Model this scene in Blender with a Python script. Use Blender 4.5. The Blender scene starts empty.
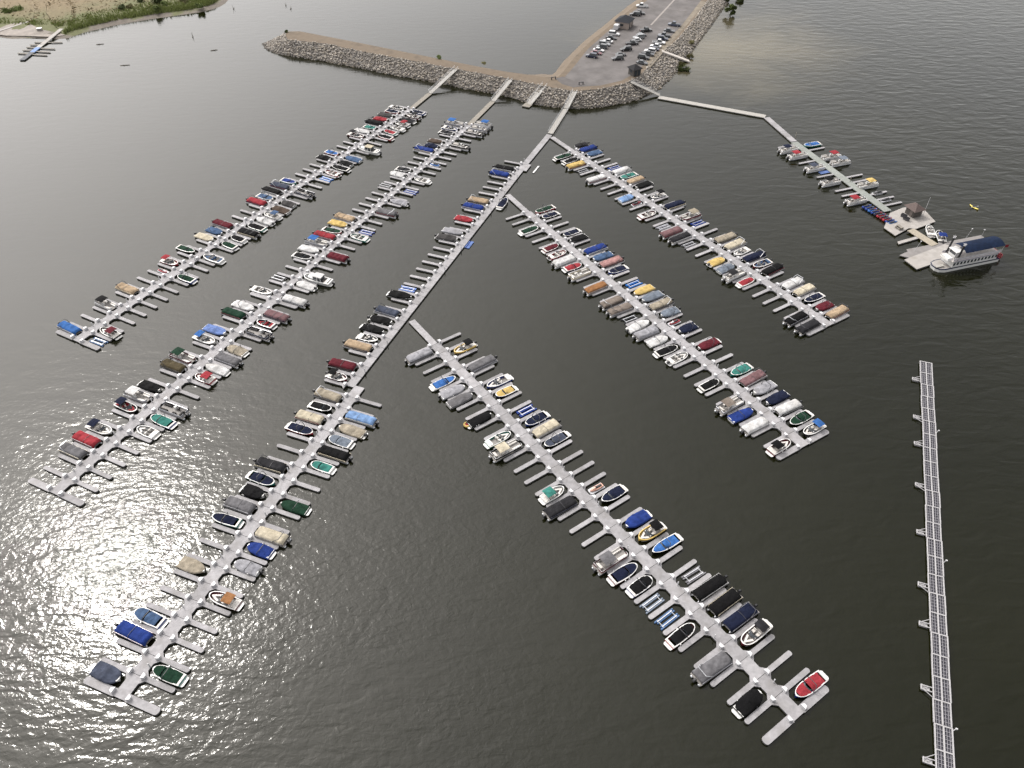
import bpy, math, random
from math import sin, cos, pi, radians, atan2, hypot, sqrt
from mathutils import Vector, noise as mnoise
random.seed(7)
SC = bpy.context.scene
COL = SC.collection

# ------------------------------------------------------------------ camera
PITCH, FPX, ROLL, CAMH = radians(43.5), 760.0, radians(0.5), 120.45
cam = bpy.data.cameras.new('camera'); camo = bpy.data.objects.new('camera', cam)
COL.objects.link(camo); SC.camera = camo
cam.sensor_width = 36; cam.lens = FPX / 1024 * 36; cam.clip_start = 1; cam.clip_end = 9000
camo.location = (0, 0, CAMH)
from mathutils import Euler
camo.rotation_euler = (Euler((pi/2 - PITCH, 0, 0)).to_matrix() @ Euler((0, 0, -ROLL)).to_matrix()).to_euler()

# ------------------------------------------------------------------ sky and sun
SUN_EL, SUN_AZ = radians(50), radians(-43)          # azimuth from +Y, negative = to the left
world = bpy.data.worlds.new('World'); SC.world = world; world.use_nodes = True
wn = world.node_tree.nodes; wl = world.node_tree.links
bg = wn['Background']
sky = wn.new('ShaderNodeTexSky'); sky.sky_type = 'NISHITA'; sky.sun_disc = False
sky.sun_elevation = SUN_EL; sky.sun_rotation = SUN_AZ % (2*pi)
sky.air_density = 1.0; sky.dust_density = 6.0; sky.ozone_density = 1.0; sky.altitude = 1600
hs = wn.new('ShaderNodeHueSaturation'); hs.inputs['Saturation'].default_value = 0.22
wl.new(sky.outputs[0], hs.inputs['Color'])
tint = wn.new('ShaderNodeMix'); tint.data_type = 'RGBA'; tint.blend_type = 'MULTIPLY'
tint.inputs[0].default_value = 1.0
tint.inputs[7].default_value = (1.0, 0.962, 0.91, 1)
wl.new(hs.outputs[0], tint.inputs[6])
# thin cloud veil: even light plus the broad glow thin cloud has around the sun
tcw = wn.new('ShaderNodeTexCoord'); dt = wn.new('ShaderNodeVectorMath'); dt.operation = 'DOT_PRODUCT'
dt.inputs[1].default_value = (sin(SUN_AZ)*cos(SUN_EL), cos(SUN_AZ)*cos(SUN_EL), sin(SUN_EL)); wl.new(tcw.outputs['Generated'], dt.inputs[0])
hf = wn.new('ShaderNodeMath'); hf.operation = 'MULTIPLY_ADD'; hf.inputs[1].default_value = .5; hf.inputs[2].default_value = .5; wl.new(dt.outputs['Value'], hf.inputs[0])
pw = wn.new('ShaderNodeMath'); pw.operation = 'POWER'; pw.inputs[1].default_value = 12.5; wl.new(hf.outputs[0], pw.inputs[0])
gl = wn.new('ShaderNodeMath'); gl.operation = 'MULTIPLY_ADD'; gl.inputs[1].default_value = 17.0; gl.inputs[2].default_value = 0.6; wl.new(pw.outputs[0], gl.inputs[0])
vc = wn.new('ShaderNodeMix'); vc.data_type = 'RGBA'; vc.blend_type = 'MULTIPLY'; vc.inputs[0].default_value = 1.0; vc.inputs[6].default_value = (1.0, .95, .925, 1); wl.new(gl.outputs[0], vc.inputs[7])
veil = wn.new('ShaderNodeMix'); veil.data_type = 'RGBA'; veil.blend_type = 'ADD'; veil.inputs[0].default_value = 1.0
wl.new(vc.outputs[2], veil.inputs[7]); wl.new(tint.outputs[2], veil.inputs[6]); wl.new(veil.outputs[2], bg.inputs['Color'])
bg.inputs['Strength'].default_value = 0.15
sl = bpy.data.lights.new('sun', 'SUN'); slo = bpy.data.objects.new('sun', sl); COL.objects.link(slo)
sl.energy = 1.2; sl.angle = radians(5.0); sl.color = (1.0, 0.96, 0.9)
sd = Vector((sin(SUN_AZ)*cos(SUN_EL), cos(SUN_AZ)*cos(SUN_EL), sin(SUN_EL)))
slo.rotation_euler = sd.to_track_quat('Z', 'Y').to_euler(); slo.location = (-60, 60, 150)
SC.view_settings.view_transform = 'Standard'; SC.view_settings.look = 'None'
SC.view_settings.exposure = 0.8; SC.view_settings.gamma = 1.0

# ------------------------------------------------------------------ pixel -> ground
def gp(px, py, z=0.0):
    x = (px-512)/FPX; y = (py-384)/FPX
    c, s = cos(ROLL), sin(ROLL); x, y = c*x - s*y, s*x + c*y
    d = (x, cos(PITCH) - y*sin(PITCH), -sin(PITCH) - y*cos(PITCH))
    t = (z - CAMH) / d[2]
    return Vector((d[0]*t, d[1]*t, z))

# ------------------------------------------------------------------ materials
def lin(c): return c/12.92 if c <= 0.04045 else ((c+0.055)/1.055)**2.4
def hexc(h): h = h.lstrip('#'); return tuple(lin(int(h[i:i+2], 16)/255) for i in (0, 2, 4))
MATS = {}
def mat(key, col, rough=0.6, metal=0.0, var=0.15, vscale=2.0, bump=0.0, bscale=8.0, coat=0.0, stain=0.0, obvar=0.0, spec=0.5):
    if key in MATS: return MATS[key]
    m = bpy.data.materials.new(key); m.use_nodes = True; MATS[key] = m
    N, L = m.node_tree.nodes, m.node_tree.links
    b = N['Principled BSDF']
    b.inputs['Roughness'].default_value = rough; b.inputs['Metallic'].default_value = metal
    b.inputs['Specular IOR Level'].default_value = spec
    b.inputs['Coat Weight'].default_value = coat
    tc = N.new('ShaderNodeNewGeometry')
    nz = N.new('ShaderNodeTexNoise'); nz.inputs['Scale'].default_value = vscale; nz.inputs['Detail'].default_value = 5
    L.new(tc.outputs['Position'], nz.inputs['Vector'])
    mr = N.new('ShaderNodeMapRange'); mr.inputs[1].default_value = 0.3; mr.inputs[2].default_value = 0.7
    mr.inputs[3].default_value = 1-var; mr.inputs[4].default_value = 1+var*0.6
    L.new(nz.outputs['Fac'], mr.inputs[0])
    mx = N.new('ShaderNodeMix'); mx.data_type = 'RGBA'; mx.blend_type = 'MULTIPLY'; mx.inputs[0].default_value = 1
    mx.inputs[6].default_value = (*col, 1); L.new(mr.outputs[0], mx.inputs[7])
    out = mx.outputs[2]
    if stain:
        n2 = N.new('ShaderNodeTexNoise'); n2.inputs['Scale'].default_value = 0.35; n2.inputs['Detail'].default_value = 8
        L.new(tc.outputs['Position'], n2.inputs['Vector'])
        r2 = N.new('ShaderNodeMapRange'); r2.inputs[1].default_value = 0.5; r2.inputs[2].default_value = 0.75
        L.new(n2.outputs['Fac'], r2.inputs[0]); 
        m2 = N.new('ShaderNodeMix'); m2.data_type = 'RGBA'
        m2.inputs[7].default_value = (col[0]*(1-stain), col[1]*(1-stain)*.98, col[2]*(1-stain)*.94, 1)
        L.new(out, m2.inputs[6]); L.new(r2.outputs[0], m2.inputs[0]); out = m2.outputs[2]
    if obvar:
        oi = N.new('ShaderNodeObjectInfo'); r3 = N.new('ShaderNodeMapRange')
        r3.inputs[3].default_value = 1-obvar; r3.inputs[4].default_value = 1+obvar*.5
        L.new(oi.outputs['Random'], r3.inputs[0])
        m3 = N.new('ShaderNodeMix'); m3.data_type = 'RGBA'; m3.blend_type = 'MULTIPLY'; m3.inputs[0].default_value = 1
        L.new(out, m3.inputs[6]); L.new(r3.outputs[0], m3.inputs[7]); out = m3.outputs[2]
    L.new(out, b.inputs['Base Color'])
    if bump:
        n3 = N.new('ShaderNodeTexNoise'); n3.inputs['Scale'].default_value = bscale; n3.inputs['Detail'].default_value = 4
        L.new(tc.outputs['Position'], n3.inputs['Vector'])
        bp = N.new('ShaderNodeBump'); bp.inputs['Strength'].default_value = bump; bp.inputs['Distance'].default_value = 0.1
        L.new(n3.outputs['Fac'], bp.inputs['Height']); L.new(bp.outputs[0], b.inputs['Normal'])
    return m

HEX = dict(blue='#2a72c4', royal='#1d3f94', navy='#1a2340', black='#141416', grey='#77767a', silver='#a9a9b0',
           slate='#4c5468', tan='#c4a884', cream='#d8ccb0', beige='#b0a48e', taupe='#8c7f74', white='#e2e2e2',
           maroon='#6e1a2b', red='#b02434', green='#15402c', teal='#2a8c80', olive='#5c5136', yellow='#e0bc58',
           orange='#a87038', mauve='#8a6468', pink='#c08c88', lblue='#7ba6dc', steel='#4a6a94', charcoal='#303034',
           periwinkle='#6c8cd0', salmon='#e0a890', dgrey='#4c4a4a', bluegrey='#7c8898', brown='#5a4a3e')
WORD = dict(blue='bright blue', royal='royal blue', navy='navy blue', black='black', grey='grey', silver='silver grey',
            slate='slate blue', tan='tan', cream='cream', beige='beige', taupe='taupe', white='white', maroon='maroon', red='red',
            green='dark green', teal='teal', olive='olive brown', yellow='yellow', orange='orange brown', mauve='mauve',
            pink='faded pink', lblue='light blue', steel='steel blue', charcoal='charcoal', periwinkle='periwinkle blue',
            salmon='salmon', dgrey='dark grey', bluegrey='blue grey', brown='brown')
def desat(c, k, g):
    y = .3*c[0]+.6*c[1]+.1*c[2]; return tuple((v*(1-k)+y*k)*g for v in c)
def fabric(c): return mat('fabric_'+c, desat(hexc(HEX[c]), .2, .55), rough=.85, var=.34, vscale=1.1, bump=.9, bscale=2.6, spec=.1, stain=.25)
def paint(c): return mat('paint_'+c, desat(hexc(HEX[c]), .1, .7), rough=.25, var=.06, coat=.3)
M_hull = mat('gelcoat_white', (.54, .54, .53), rough=.25, var=.1, vscale=.9, stain=.15)
M_inner = mat('boat_interior', (.40, .38, .36), rough=.6, var=.2, vscale=3)
M_floor = mat('boat_floor', (.2, .19, .18), rough=.8, var=.25, vscale=3)
M_vinyl = mat('vinyl_seat', (.50, .48, .45), rough=.5, var=.15, vscale=4)
M_glass = mat('tinted_glass', (.03, .035, .04), rough=.08, var=.0)
M_alu = mat('aluminium', (.55, .56, .58), rough=.35, metal=.8, var=.15)
M_motor = mat('motor_black', (.02, .02, .022), rough=.3, var=.1)
M_tube = mat('black_tube', (.035, .035, .04), rough=.5, var=.1)
M_dock = mat('dock_deck', (.245, .24, .248), rough=.8, var=.2, vscale=1.3, stain=.28, obvar=.16, bump=.15, bscale=6)
M_float = mat('dock_float', (.05, .05, .05), rough=.8, var=.2)
M_box = mat('dock_box_white', (.46, .46, .47), rough=.4, var=.08)
M_gang = mat('gangway_deck', (.27, .26, .24), rough=.7, var=.15, vscale=2)
M_rail = mat('galvanised_rail', (.42, .43, .44), rough=.5, metal=.6, var=.1)
M_wood = mat('weathered_wood', (.19, .175, .15), rough=.85, var=.3, vscale=4, stain=.2)
M_rubber = mat('tyre_rubber', (.02, .02, .02), rough=.9, var=.1)
M_rope = mat('dark_rope', (.05, .05, .05), rough=.9, var=.1)

# ------------------------------------------------------------------ mesh builder
class MB:
    def __init__(s): s.v = []; s.f = []; s.mi = []; s.m = 0
    def add(s, vs, fs):
        o = len(s.v); s.v += [tuple(p) for p in vs]; s.f += [tuple(i+o for i in f) for f in fs]; s.mi += [s.m]*len(fs); return s
    def box(s, c, d, rz=0, taper=1.0):
        hx, hy, hz = d[0]/2, d[1]/2, d[2]/2; q = []
        for z, k in ((-hz, 1), (hz, taper)):
            for x, y in ((-hx, -hy), (hx, -hy), (hx, hy), (-hx, hy)):
                x1, y1 = x*k, y*k
                q.append((c[0]+x1*cos(rz)-y1*sin(rz), c[1]+x1*sin(rz)+y1*cos(rz), c[2]+z))
        return s.add(q, [(3,2,1,0), (4,5,6,7), (0,1,5,4), (1,2,6,5), (2,3,7,6), (3,0,4,7)])
    def prism(s, poly, z0, z1):
        n = len(poly)
        return s.add([(p[0], p[1], z0) for p in poly] + [(p[0], p[1], z1) for p in poly],
                     [tuple(range(n-1, -1, -1)), tuple(range(n, 2*n))] + [(i, (i+1) % n, n+(i+1) % n, n+i) for i in range(n)])
    def loft(s, rings, cap=True, closed=True):
        n = len(rings[0]); vs = [p for r in rings for p in r]; fs = []
        for k in range(len(rings)-1):
            for i in range(n if closed else n-1):
                j = (i+1) % n; fs.append((k*n+i, k*n+j, (k+1)*n+j, (k+1)*n+i))
        if cap: fs.append(tuple(range(n-1, -1, -1))); fs.append(tuple((len(rings)-1)*n+i for i in range(n)))
        return s.add(vs, fs)
    def tube(s, p0, p1, r, n=6, r1=None):
        p0, p1 = Vector(p0), Vector(p1); d = (p1-p0)
        if d.length < 1e-6: return s
        d.normalize(); a = d.orthogonal().normalized(); b = d.cross(a); r1 = r if r1 is None else r1
        R = []
        for p, rr in ((p0, r), (p1, r1)):
            R.append([tuple(p + a*rr*cos(2*pi*i/n) + b*rr*sin(2*pi*i/n)) for i in range(n)])
        return s.loft(R)
    def path(s, pts, r, n=5):
        for a, b in zip(pts, pts[1:]): s.tube(a, b, r, n)
        return s
    def grid(s, fn, nu, nv):
        vs = [fn(i/nu, j/nv) for i in range(nu+1) for j in range(nv+1)]
        return s.add(vs, [(i*(nv+1)+j, (i+1)*(nv+1)+j, (i+1)*(nv+1)+j+1, i*(nv+1)+j+1) for i in range(nu) for j in range(nv)])
    def mesh(s, name, m, smooth=False):
        me = bpy.data.meshes.new(name); me.from_pydata(s.v, [], s.f); me.update()
        for q in (m if isinstance(m, (list, tuple)) else [m]): me.materials.append(q)
        if any(s.mi): me.polygons.foreach_set('material_index', s.mi)
        if smooth: me.shade_smooth()
        return me
def link(name, me, parent=None, loc=None, rz=None):
    o = bpy.data.objects.new(name, me); COL.objects.link(o)
    if parent: o.parent = parent
    if loc is not None: o.location = loc
    if rz is not None: o.rotation_euler = (0, 0, rz)
    return o
def part(name, mb, m, parent, smooth=False):
    return link(name, mb.mesh(name, m, smooth), parent)
def thing(name, label, cat, loc=(0, 0, 0), rz=0, group=None):
    o = bpy.data.objects.new(name, None); COL.objects.link(o); o.empty_display_size = .5
    o.location = loc; o.rotation_euler = (0, 0, rz); tag(o, label, cat, group); return o
def tag(o, label, cat, group=None):
    o['label'] = label; o['category'] = cat
    if group: o['group'] = group
def kind(o, k): o['kind'] = k; return o
def rnd(a, b): return random.uniform(a, b)
def clamp(x, a=0., b=1.): return max(a, min(b, x))
def fbm(x, y, z=0, o=3): return mnoise.fractal(Vector((x, y, z)), 1.0, 2.0, o)

# ------------------------------------------------------------------ water
def water_material():
    m = bpy.data.materials.new('lake_water'); m.use_nodes = True
    N, L = m.node_tree.nodes, m.node_tree.links; b = N['Principled BSDF']
    b.inputs['Roughness'].default_value = 0.11; b.inputs['IOR'].default_value = 1.333
    g = N.new('ShaderNodeNewGeometry')
    def noise(scale, detail, sx=1, sy=1, rot=0, dist=0.0):
        mp = N.new('ShaderNodeMapping'); mp.inputs['Scale'].default_value = (sx, sy, 1); mp.inputs['Rotation'].default_value = (0, 0, rot)
        L.new(g.outputs['Position'], mp.inputs['Vector'])
        n = N.new('ShaderNodeTexNoise'); n.inputs['Scale'].default_value = scale; n.inputs['Detail'].default_value = detail
        n.inputs['Distortion'].default_value = dist
        L.new(mp.outputs[0], n.inputs['Vector']); return n.outputs['Fac']
    n0 = noise(0.012, 4)                     # silt clouds
    cr = N.new('ShaderNodeValToRGB'); L.new(n0, cr.inputs[0])
    cr.color_ramp.elements[0].position = .3; cr.color_ramp.elements[0].color = (.0036, .0042, .0008, 1)
    cr.color_ramp.elements[1].position = .75; cr.color_ramp.elements[1].color = (.0066, .0070, .0020, 1)
    # shallow silty water along the right stone bank
    dv = N.new('ShaderNodeVectorMath'); dv.operation = 'DISTANCE'; L.new(g.outputs['Position'], dv.inputs[0]); dv.inputs[1].default_value = tuple(gp(718, 44))
    sn = noise(0.035, 6, 1, 1, 0, .8); sa = N.new('ShaderNodeMath'); sa.operation = 'MULTIPLY_ADD'; L.new(sn, sa.inputs[0]); sa.inputs[1].default_value = 60; L.new(dv.outputs['Value'], sa.inputs[2])
    sm = N.new('ShaderNodeMapRange'); sm.interpolation_type = 'SMOOTHSTEP'; sm.inputs[1].default_value = 22; sm.inputs[2].default_value = 100; sm.inputs[3].default_value = 1; sm.inputs[4].default_value = 0; L.new(sa.outputs[0], sm.inputs[0])
    sx_ = N.new('ShaderNodeMix'); sx_.data_type = 'RGBA'; L.new(sm.outputs[0], sx_.inputs[0]); L.new(cr.outputs[0], sx_.inputs[6]); sx_.inputs[7].default_value = (.085, .074, .046, 1)
    L.new(sx_.outputs[2], b.inputs['Base Color'])
    a = noise(0.8, 3, 1, 1.35, radians(20), .5)       # wind ripples
    c = noise(0.16, 2, 1, 2.3, radians(-6), .5)       # longer waves
    w = noise(0.012, 4, 1, 3.2, radians(12), .6)          # calm and ruffled patches
    mr = N.new('ShaderNodeMapRange'); mr.inputs[1].default_value = .35; mr.inputs[2].default_value = .65
    mr.inputs[3].default_value = .35; mr.inputs[4].default_value = 1.15; L.new(w, mr.inputs[0])
    rr = N.new('ShaderNodeMapRange'); rr.inputs[1].default_value = .35; rr.inputs[2].default_value = .65; rr.inputs[3].default_value = .09; rr.inputs[4].default_value = .17; L.new(w, rr.inputs[0]); L.new(rr.outputs[0], b.inputs['Roughness'])
    sp = N.new('ShaderNodeSeparateXYZ'); L.new(g.outputs['Position'], sp.inputs[0])      # sheltered to the left and far side
    lee = N.new('ShaderNodeMath'); lee.operation = 'MULTIPLY_ADD'; L.new(sp.outputs[1], lee.inputs[0]); lee.inputs[1].default_value = -.55; L.new(sp.outputs[0], lee.inputs[2])
    lr = N.new('ShaderNodeMapRange'); lr.inputs[1].default_value = -255; lr.inputs[2].default_value = -20; lr.inputs[3].default_value = .16; lr.inputs[4].default_value = 1.0
    L.new(lee.outputs[0], lr.inputs[0])
    fr_ = N.new('ShaderNodeMapRange'); fr_.inputs[1].default_value = 80; fr_.inputs[2].default_value = 250; fr_.inputs[3].default_value = 1.9; fr_.inputs[4].default_value = .35; L.new(sp.outputs[1], fr_.inputs[0])
    fx_ = N.new('ShaderNodeMapRange'); fx_.inputs[1].default_value = -65; fx_.inputs[2].default_value = 15; fx_.inputs[3].default_value = 1; fx_.inputs[4].default_value = .13; L.new(sp.outputs[0], fx_.inputs[0])
    mf = N.new('ShaderNodeMath'); mf.operation = 'MULTIPLY'; L.new(fx_.outputs[0], mf.inputs[0]); L.new(fr_.outputs[0], mf.inputs[1])
    m0 = N.new('ShaderNodeMath'); m0.operation = 'MULTIPLY'; L.new(a, m0.inputs[0]); L.new(mf.outputs[0], m0.inputs[1])
    mu = N.new('ShaderNodeMath'); mu.operation = 'MULTIPLY'; L.new(m0.outputs[0], mu.inputs[0]); L.new(mr.outputs[0], mu.inputs[1])
    mc = N.new('ShaderNodeMath'); mc.operation = 'MULTIPLY_ADD'; L.new(c, mc.inputs[0])
    wx = N.new('ShaderNodeMath'); wx.operation = 'ABSOLUTE'; wo = N.new('ShaderNodeMath'); wo.operation = 'ADD'; wo.inputs[1].default_value = -25; L.new(sp.outputs[0], wo.inputs[0]); L.new(wo.outputs[0], wx.inputs[0])
    wr_ = N.new('ShaderNodeMapRange'); wr_.inputs[1].default_value = 20; wr_.inputs[2].default_value = 110; wr_.inputs[3].default_value = .9; wr_.inputs[4].default_value = 2.6; L.new(wx.outputs[0], wr_.inputs[0]); L.new(wr_.outputs[0], mc.inputs[1]); L.new(mu.outputs[0], mc.inputs[2])
    bp = N.new('ShaderNodeBump'); bp.inputs['Strength'].default_value = 1.0; bp.inputs['Distance'].default_value = 0.10
    L.new(lr.outputs[0], bp.inputs['Strength']); L.new(mc.outputs[0], bp.inputs['Height']); L.new(bp.outputs[0], b.inputs['Normal'])
    return m
wm = MB(); S = 4000
wm.add([(-S, -S, 0), (S, -S, 0), (S, S, 0), (-S, S, 0)], [(0, 1, 2, 3)])
kind(link('lake_water', wm.mesh('lake_water', water_material())), 'structure')

# ------------------------------------------------------------------ slip docks
PITCHM, DECK = 3.66, 0.45
class Row:
    def __init__(s, name, o, ang, n, old=None, c=(0, 0), l=(-7.5, -7.5), r=(7.5, 7.5), w=1.8, left_only=False):
        s.name, s.o, s.a, s.n, s.old = name, Vector((o[0], o[1], 0)), radians(ang), n, old if old is not None else 999
        s.u = Vector((cos(s.a), sin(s.a), 0)); s.v = Vector((s.u.y, -s.u.x, 0))
        s.c, s.l, s.r, s.w, s.lo = c, l, r, w, left_only
    def lerp(s, q, i):
        t = clamp((i - s.old)/max(1, s.n - s.old)); return q[0]*(1-t) + q[1]*t
    def isold(s, i): return i >= s.old
    def pt(s, i, lat, z=0):
        j = i - (.2 if s.isold(i) else 0)
        p = s.o + s.u*(PITCHM*j) + s.v*lat; p.z = z; return p
    def cen(s, i): return s.lerp(s.c, i) if s.isold(i) else 0.0
    def wid(s, i): return s.w if s.isold(i) else 2.45
    def tip(s, i, side): return (s.lerp(s.l if side < 0 else s.r, i)) if s.isold(i) else 7.5*side
ROWS = {
 'A': Row('leftmost dock', (-106.67, 143.65), 61.87, 41, 11, (-.35, -.45), (-6.9, -6.8), (7.1, 6.6), 1.9),
 'B': Row('second left dock', (-91.7, 96.3), 64.6, 50, 20, (-.4, -1.2), (-6.8, -7.3), (6.4, 5.2), 1.9),
 'C': Row('third left dock', (-63.24, 54.58), 68.3, 52, 21, (-2.2, -2.2), (-8.9, -9.5), (0, 0), 2.1, True),
 'D': Row('nearest centre dock', (44.19, 50.65), 124.95, 30),
 'E': Row('middle right dock', (61.27, 107.22), 120.8, 30),
 'F': Row('upper right dock', (78.84, 147.13), 121.6, 30),
}
_fing = {}
def finger_mesh(length, w, gusset=True):
    key = (round(length, 1), w, gusset)
    if key in _fing: return _fing[key]
    L = key[0]; h = w/2; poly = [(0, -h-(.75 if gusset else 0))]
    if gusset: poly.append((.75, -h))
    for k in range(7):
        a = -pi/2 + pi*k/6; poly.append((L - h*.7 + h*.7*cos(a), h*sin(a)))
    if gusset: poly.append((.75, h))
    poly.append((0, h+(.75 if gusset else 0)))
    mb = MB(); mb.prism(poly, .39, DECK); mb.m = 1
    mb.prism([(x*.996+.01, y*.97) for x, y in poly], -.08, .39)
    _fing[key] = mb.mesh('finger', [M_dock, M_float]); return _fing[key]
bx = MB(); bx.prism([(-.2, -.48), (.33, -.22), (.33, .22), (-.2, .48)], 0, .6); bx.prism([(-.23, -.51), (.36, -.25), (.36, .25), (-.23, .51)], .6, .67)
ME_BOX = bx.mesh('dock_box', M_box)
pd = MB(); pd.box((0, 0, .5), (.16, .16, 1.0)); pd.box((0, 0, 1.06), (.22, .22, .14), taper=.5)
ME_PED = pd.mesh('power_pedestal', M_box)
_sec = {}
def section_mesh(L, w):
    key = (round(L, 2), w)
    if key not in _sec:
        mb = MB(); mb.box((L/2, 0, .42), (L-.07, w, .06)); mb.m = 1; mb.box((L/2, 0, .155), (L-.16, w-.05, .47))
        _sec[key] = mb.mesh('deck_section', [M_dock, M_float])
    return _sec[key]
dock_roots = {}
for K, R in ROWS.items():
    if R.name.startswith('nearest'): lab = 'long grey slip dock with finger piers nearest the camera in the centre'
    else: lab = 'long grey floating slip dock with many finger piers, ' + R.name
    root = thing('slip_dock', lab, 'dock', R.o, R.a, 'floating slip docks'); dock_roots[K] = root
    inv = lambda p: (( (p-R.o).dot(R.u), -(p-R.o).dot(R.v), p.z))
    # walkway sections
    i = -.16
    while i < R.n:
        j = min(math.floor(i+1.001) if i >= 0 else 1, R.n)
        if i < R.old < j: j = R.old
        a = R.pt(i, R.cen(i)); b = R.pt(j - 1e-6, R.cen(i)); d = (b-a).length
        if d < .05: i = j; continue
        link('deck_section', section_mesh(d+ (0.73 if j == R.old else 0)*0, R.wid(i)), root, inv(Vector((a.x, a.y, 0))), 0)
        i = j
    for n in range(R.n+1):
        for side in (-1, 1):
            if R.isold(n) and R.lo and side > 0: continue
            if K == 'E' and n == 30 and side > 0: continue
            base = R.cen(n) + side*R.wid(n)/2; tip = R.tip(n, side); L = abs(tip-base)
            wide = 1.35 if n == 0 else (1.5 if (K == 'B' and n == 19) else .9)
            p = inv(R.pt(n, base))
            f = link('finger', finger_mesh(L, wide, n > 0), root, p, -side*pi/2)
            b = link('dock_box', ME_BOX, f, (.15 if n else .45, rnd(-.06, .06), DECK), rnd(-.08, .08))
        if n % 3 == 1:
            sd_ = random.choice((-1, 1))
            link('power_pedestal', ME_PED, root, inv(R.pt(n+.5, R.cen(n)+sd_*(R.wid(n)/2-.18)))[:2]+(DECK,), 0)

def plank_walk(name, label, a, b, w, cat='walkway', rails=True, group=None, deckmat=None, n=None, rail_h=1.0, thick=.22, floats=False):
    """straight walkway or gangway from a to b; deck in sections, railing along both sides"""
    a, b = Vector(a), Vector(b); d = b-a; Lh = hypot(d.x, d.y)
    o = thing(name, label, cat, a, atan2(d.y, d.x), group)
    n = n or max(1, int(Lh/3.5)); q = d.z
    for i in range(n):
        x0, x1 = Lh*i/n+.015, Lh*(i+1)/n-.015; z0, z1 = q*i/n, q*(i+1)/n; h = w/2
        mb = MB(); mb.loft([[(x0, -h, z0-thick), (x0, h, z0-thick), (x0, h, z0), (x0, -h, z0)],
                            [(x1, -h, z1-thick), (x1, h, z1-thick), (x1, h, z1), (x1, -h, z1)]])
        if floats: mb.m = 1; mb.box(((x0+x1)/2, 0, (z0+z1)/2-thick-.15), (x1-x0-.3, w-.2, .34))
        part('deck_section', mb, [deckmat or M_gang, M_float], o)
    if rails:
        for s in (-1, 1):
            mb = MB(); y = s*(w/2-.04)
            for hh in (rail_h, rail_h*.5): mb.tube((0, y, hh), (Lh, y, q+hh), .04, 5)
            k = max(2, int(Lh/2.2))
            for i in range(k+1): mb.tube((Lh*i/k, y, q*i/k-.1), (Lh*i/k, y, q*i/k+rail_h), .035, 5)
            part('railing', mb, M_rail, o)
    return o
def P(px, py, z=DECK): return gp(px, py, z)
R = ROWS['D']; plank_walk('walkway', 'light walkway joining the nearest centre dock to the third dock', R.pt(30, 0, DECK)+R.u*.05, P(411.5, 320.5), 1.7, rails=False, deckmat=M_dock, floats=True)
R = ROWS['E']; plank_walk('walkway', 'light walkway joining the middle right dock to the third dock', R.pt(30, 0, DECK)+R.u*.05, P(507.5, 194.5), 1.7, rails=False, deckmat=M_dock, floats=True)
R = ROWS['F']; plank_walk('walkway', 'light walkway joining the upper right dock to the third dock', R.pt(30, 0, DECK)+R.u*.05, P(552, 137), 1.7, rails=False, deckmat=M_dock, floats=True)
R = ROWS['C']; plank_walk('walkway', 'narrow walkway from the third dock towards the breakwater gangway', R.pt(52, -2.2, DECK)+R.u*.05, P(549.5, 134.5), 2.0, rails=False, deckmat=M_dock, floats=True)
# gangways down from the breakwater (crest at 4.5 m)
CR = 4.5
plank_walk('gangway', 'railed gangway from the breakwater to the leftmost dock', P(456.5, 68.5, CR), P(430, 93), 1.7, 'gangway')
plank_walk('float_walk', 'grey floating walk below the gangway of the leftmost dock', P(429.7, 93.4), ROWS['A'].pt(41, -.45, DECK)+ROWS['A'].u*.06, 1.9, 'walkway', rails=False, deckmat=M_wood, floats=True)
plank_walk('gangway', 'railed gangway from the breakwater to the second dock from left', P(510.5, 80, CR), P(493, 101), 1.7, 'gangway')
plank_walk('float_walk', 'grey floating walk below the gangway of the second dock', P(492.6, 101.4), ROWS['B'].pt(50, -1.2, DECK)+ROWS['B'].u*.06, 1.9, 'walkway', rails=False, deckmat=M_wood, floats=True)
plank_walk('gangway', 'short railed gangway ending at a small float, leading to no dock', P(545, 85, CR), P(529, 104), 2.2, 'gangway')
fl = thing('float_platform', 'small square float at the foot of the short gangway', 'float', P(527.5, 106, 0), 1.1)
mb = MB(); mb.box((0, 0, .3), (3.4, 3.0, .3)); part('deck', mb, M_wood, fl); mb = MB(); mb.box((0, 0, .02), (3, 2.6, .3)); part('float', mb, M_float, fl)
plank_walk('gangway', 'railed gangway from the breakwater to the third dock', P(575, 91.5, CR), P(566, 108.5), 1.9, 'gangway')
plank_walk('float_walk', 'railed floating walk between the third dock and its gangway', P(565.7, 109), P(550.3, 133.4), 1.9, 'walkway', rails=True, deckmat=M_gang, floats=True)
plank_walk('gangway', 'gangway from the parking lot corner down to the rental dock walkway', P(631, 81.5, CR), P(660, 95), 2.0, 'gangway')
plank_walk('float_walk', 'long straight floating walkway running right from the breakwater', P(658.6, 97), P(765.5, 116.3), 2.6, 'walkway', rails=False, deckmat=M_gang, floats=True)
plank_walk('float_walk', 'pale floating walkway bending down towards the rental boats', P(766.8, 117.4), P(794, 141.3), 2.2, 'walkway', rails=False, deckmat=M_dock, floats=True)

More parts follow.
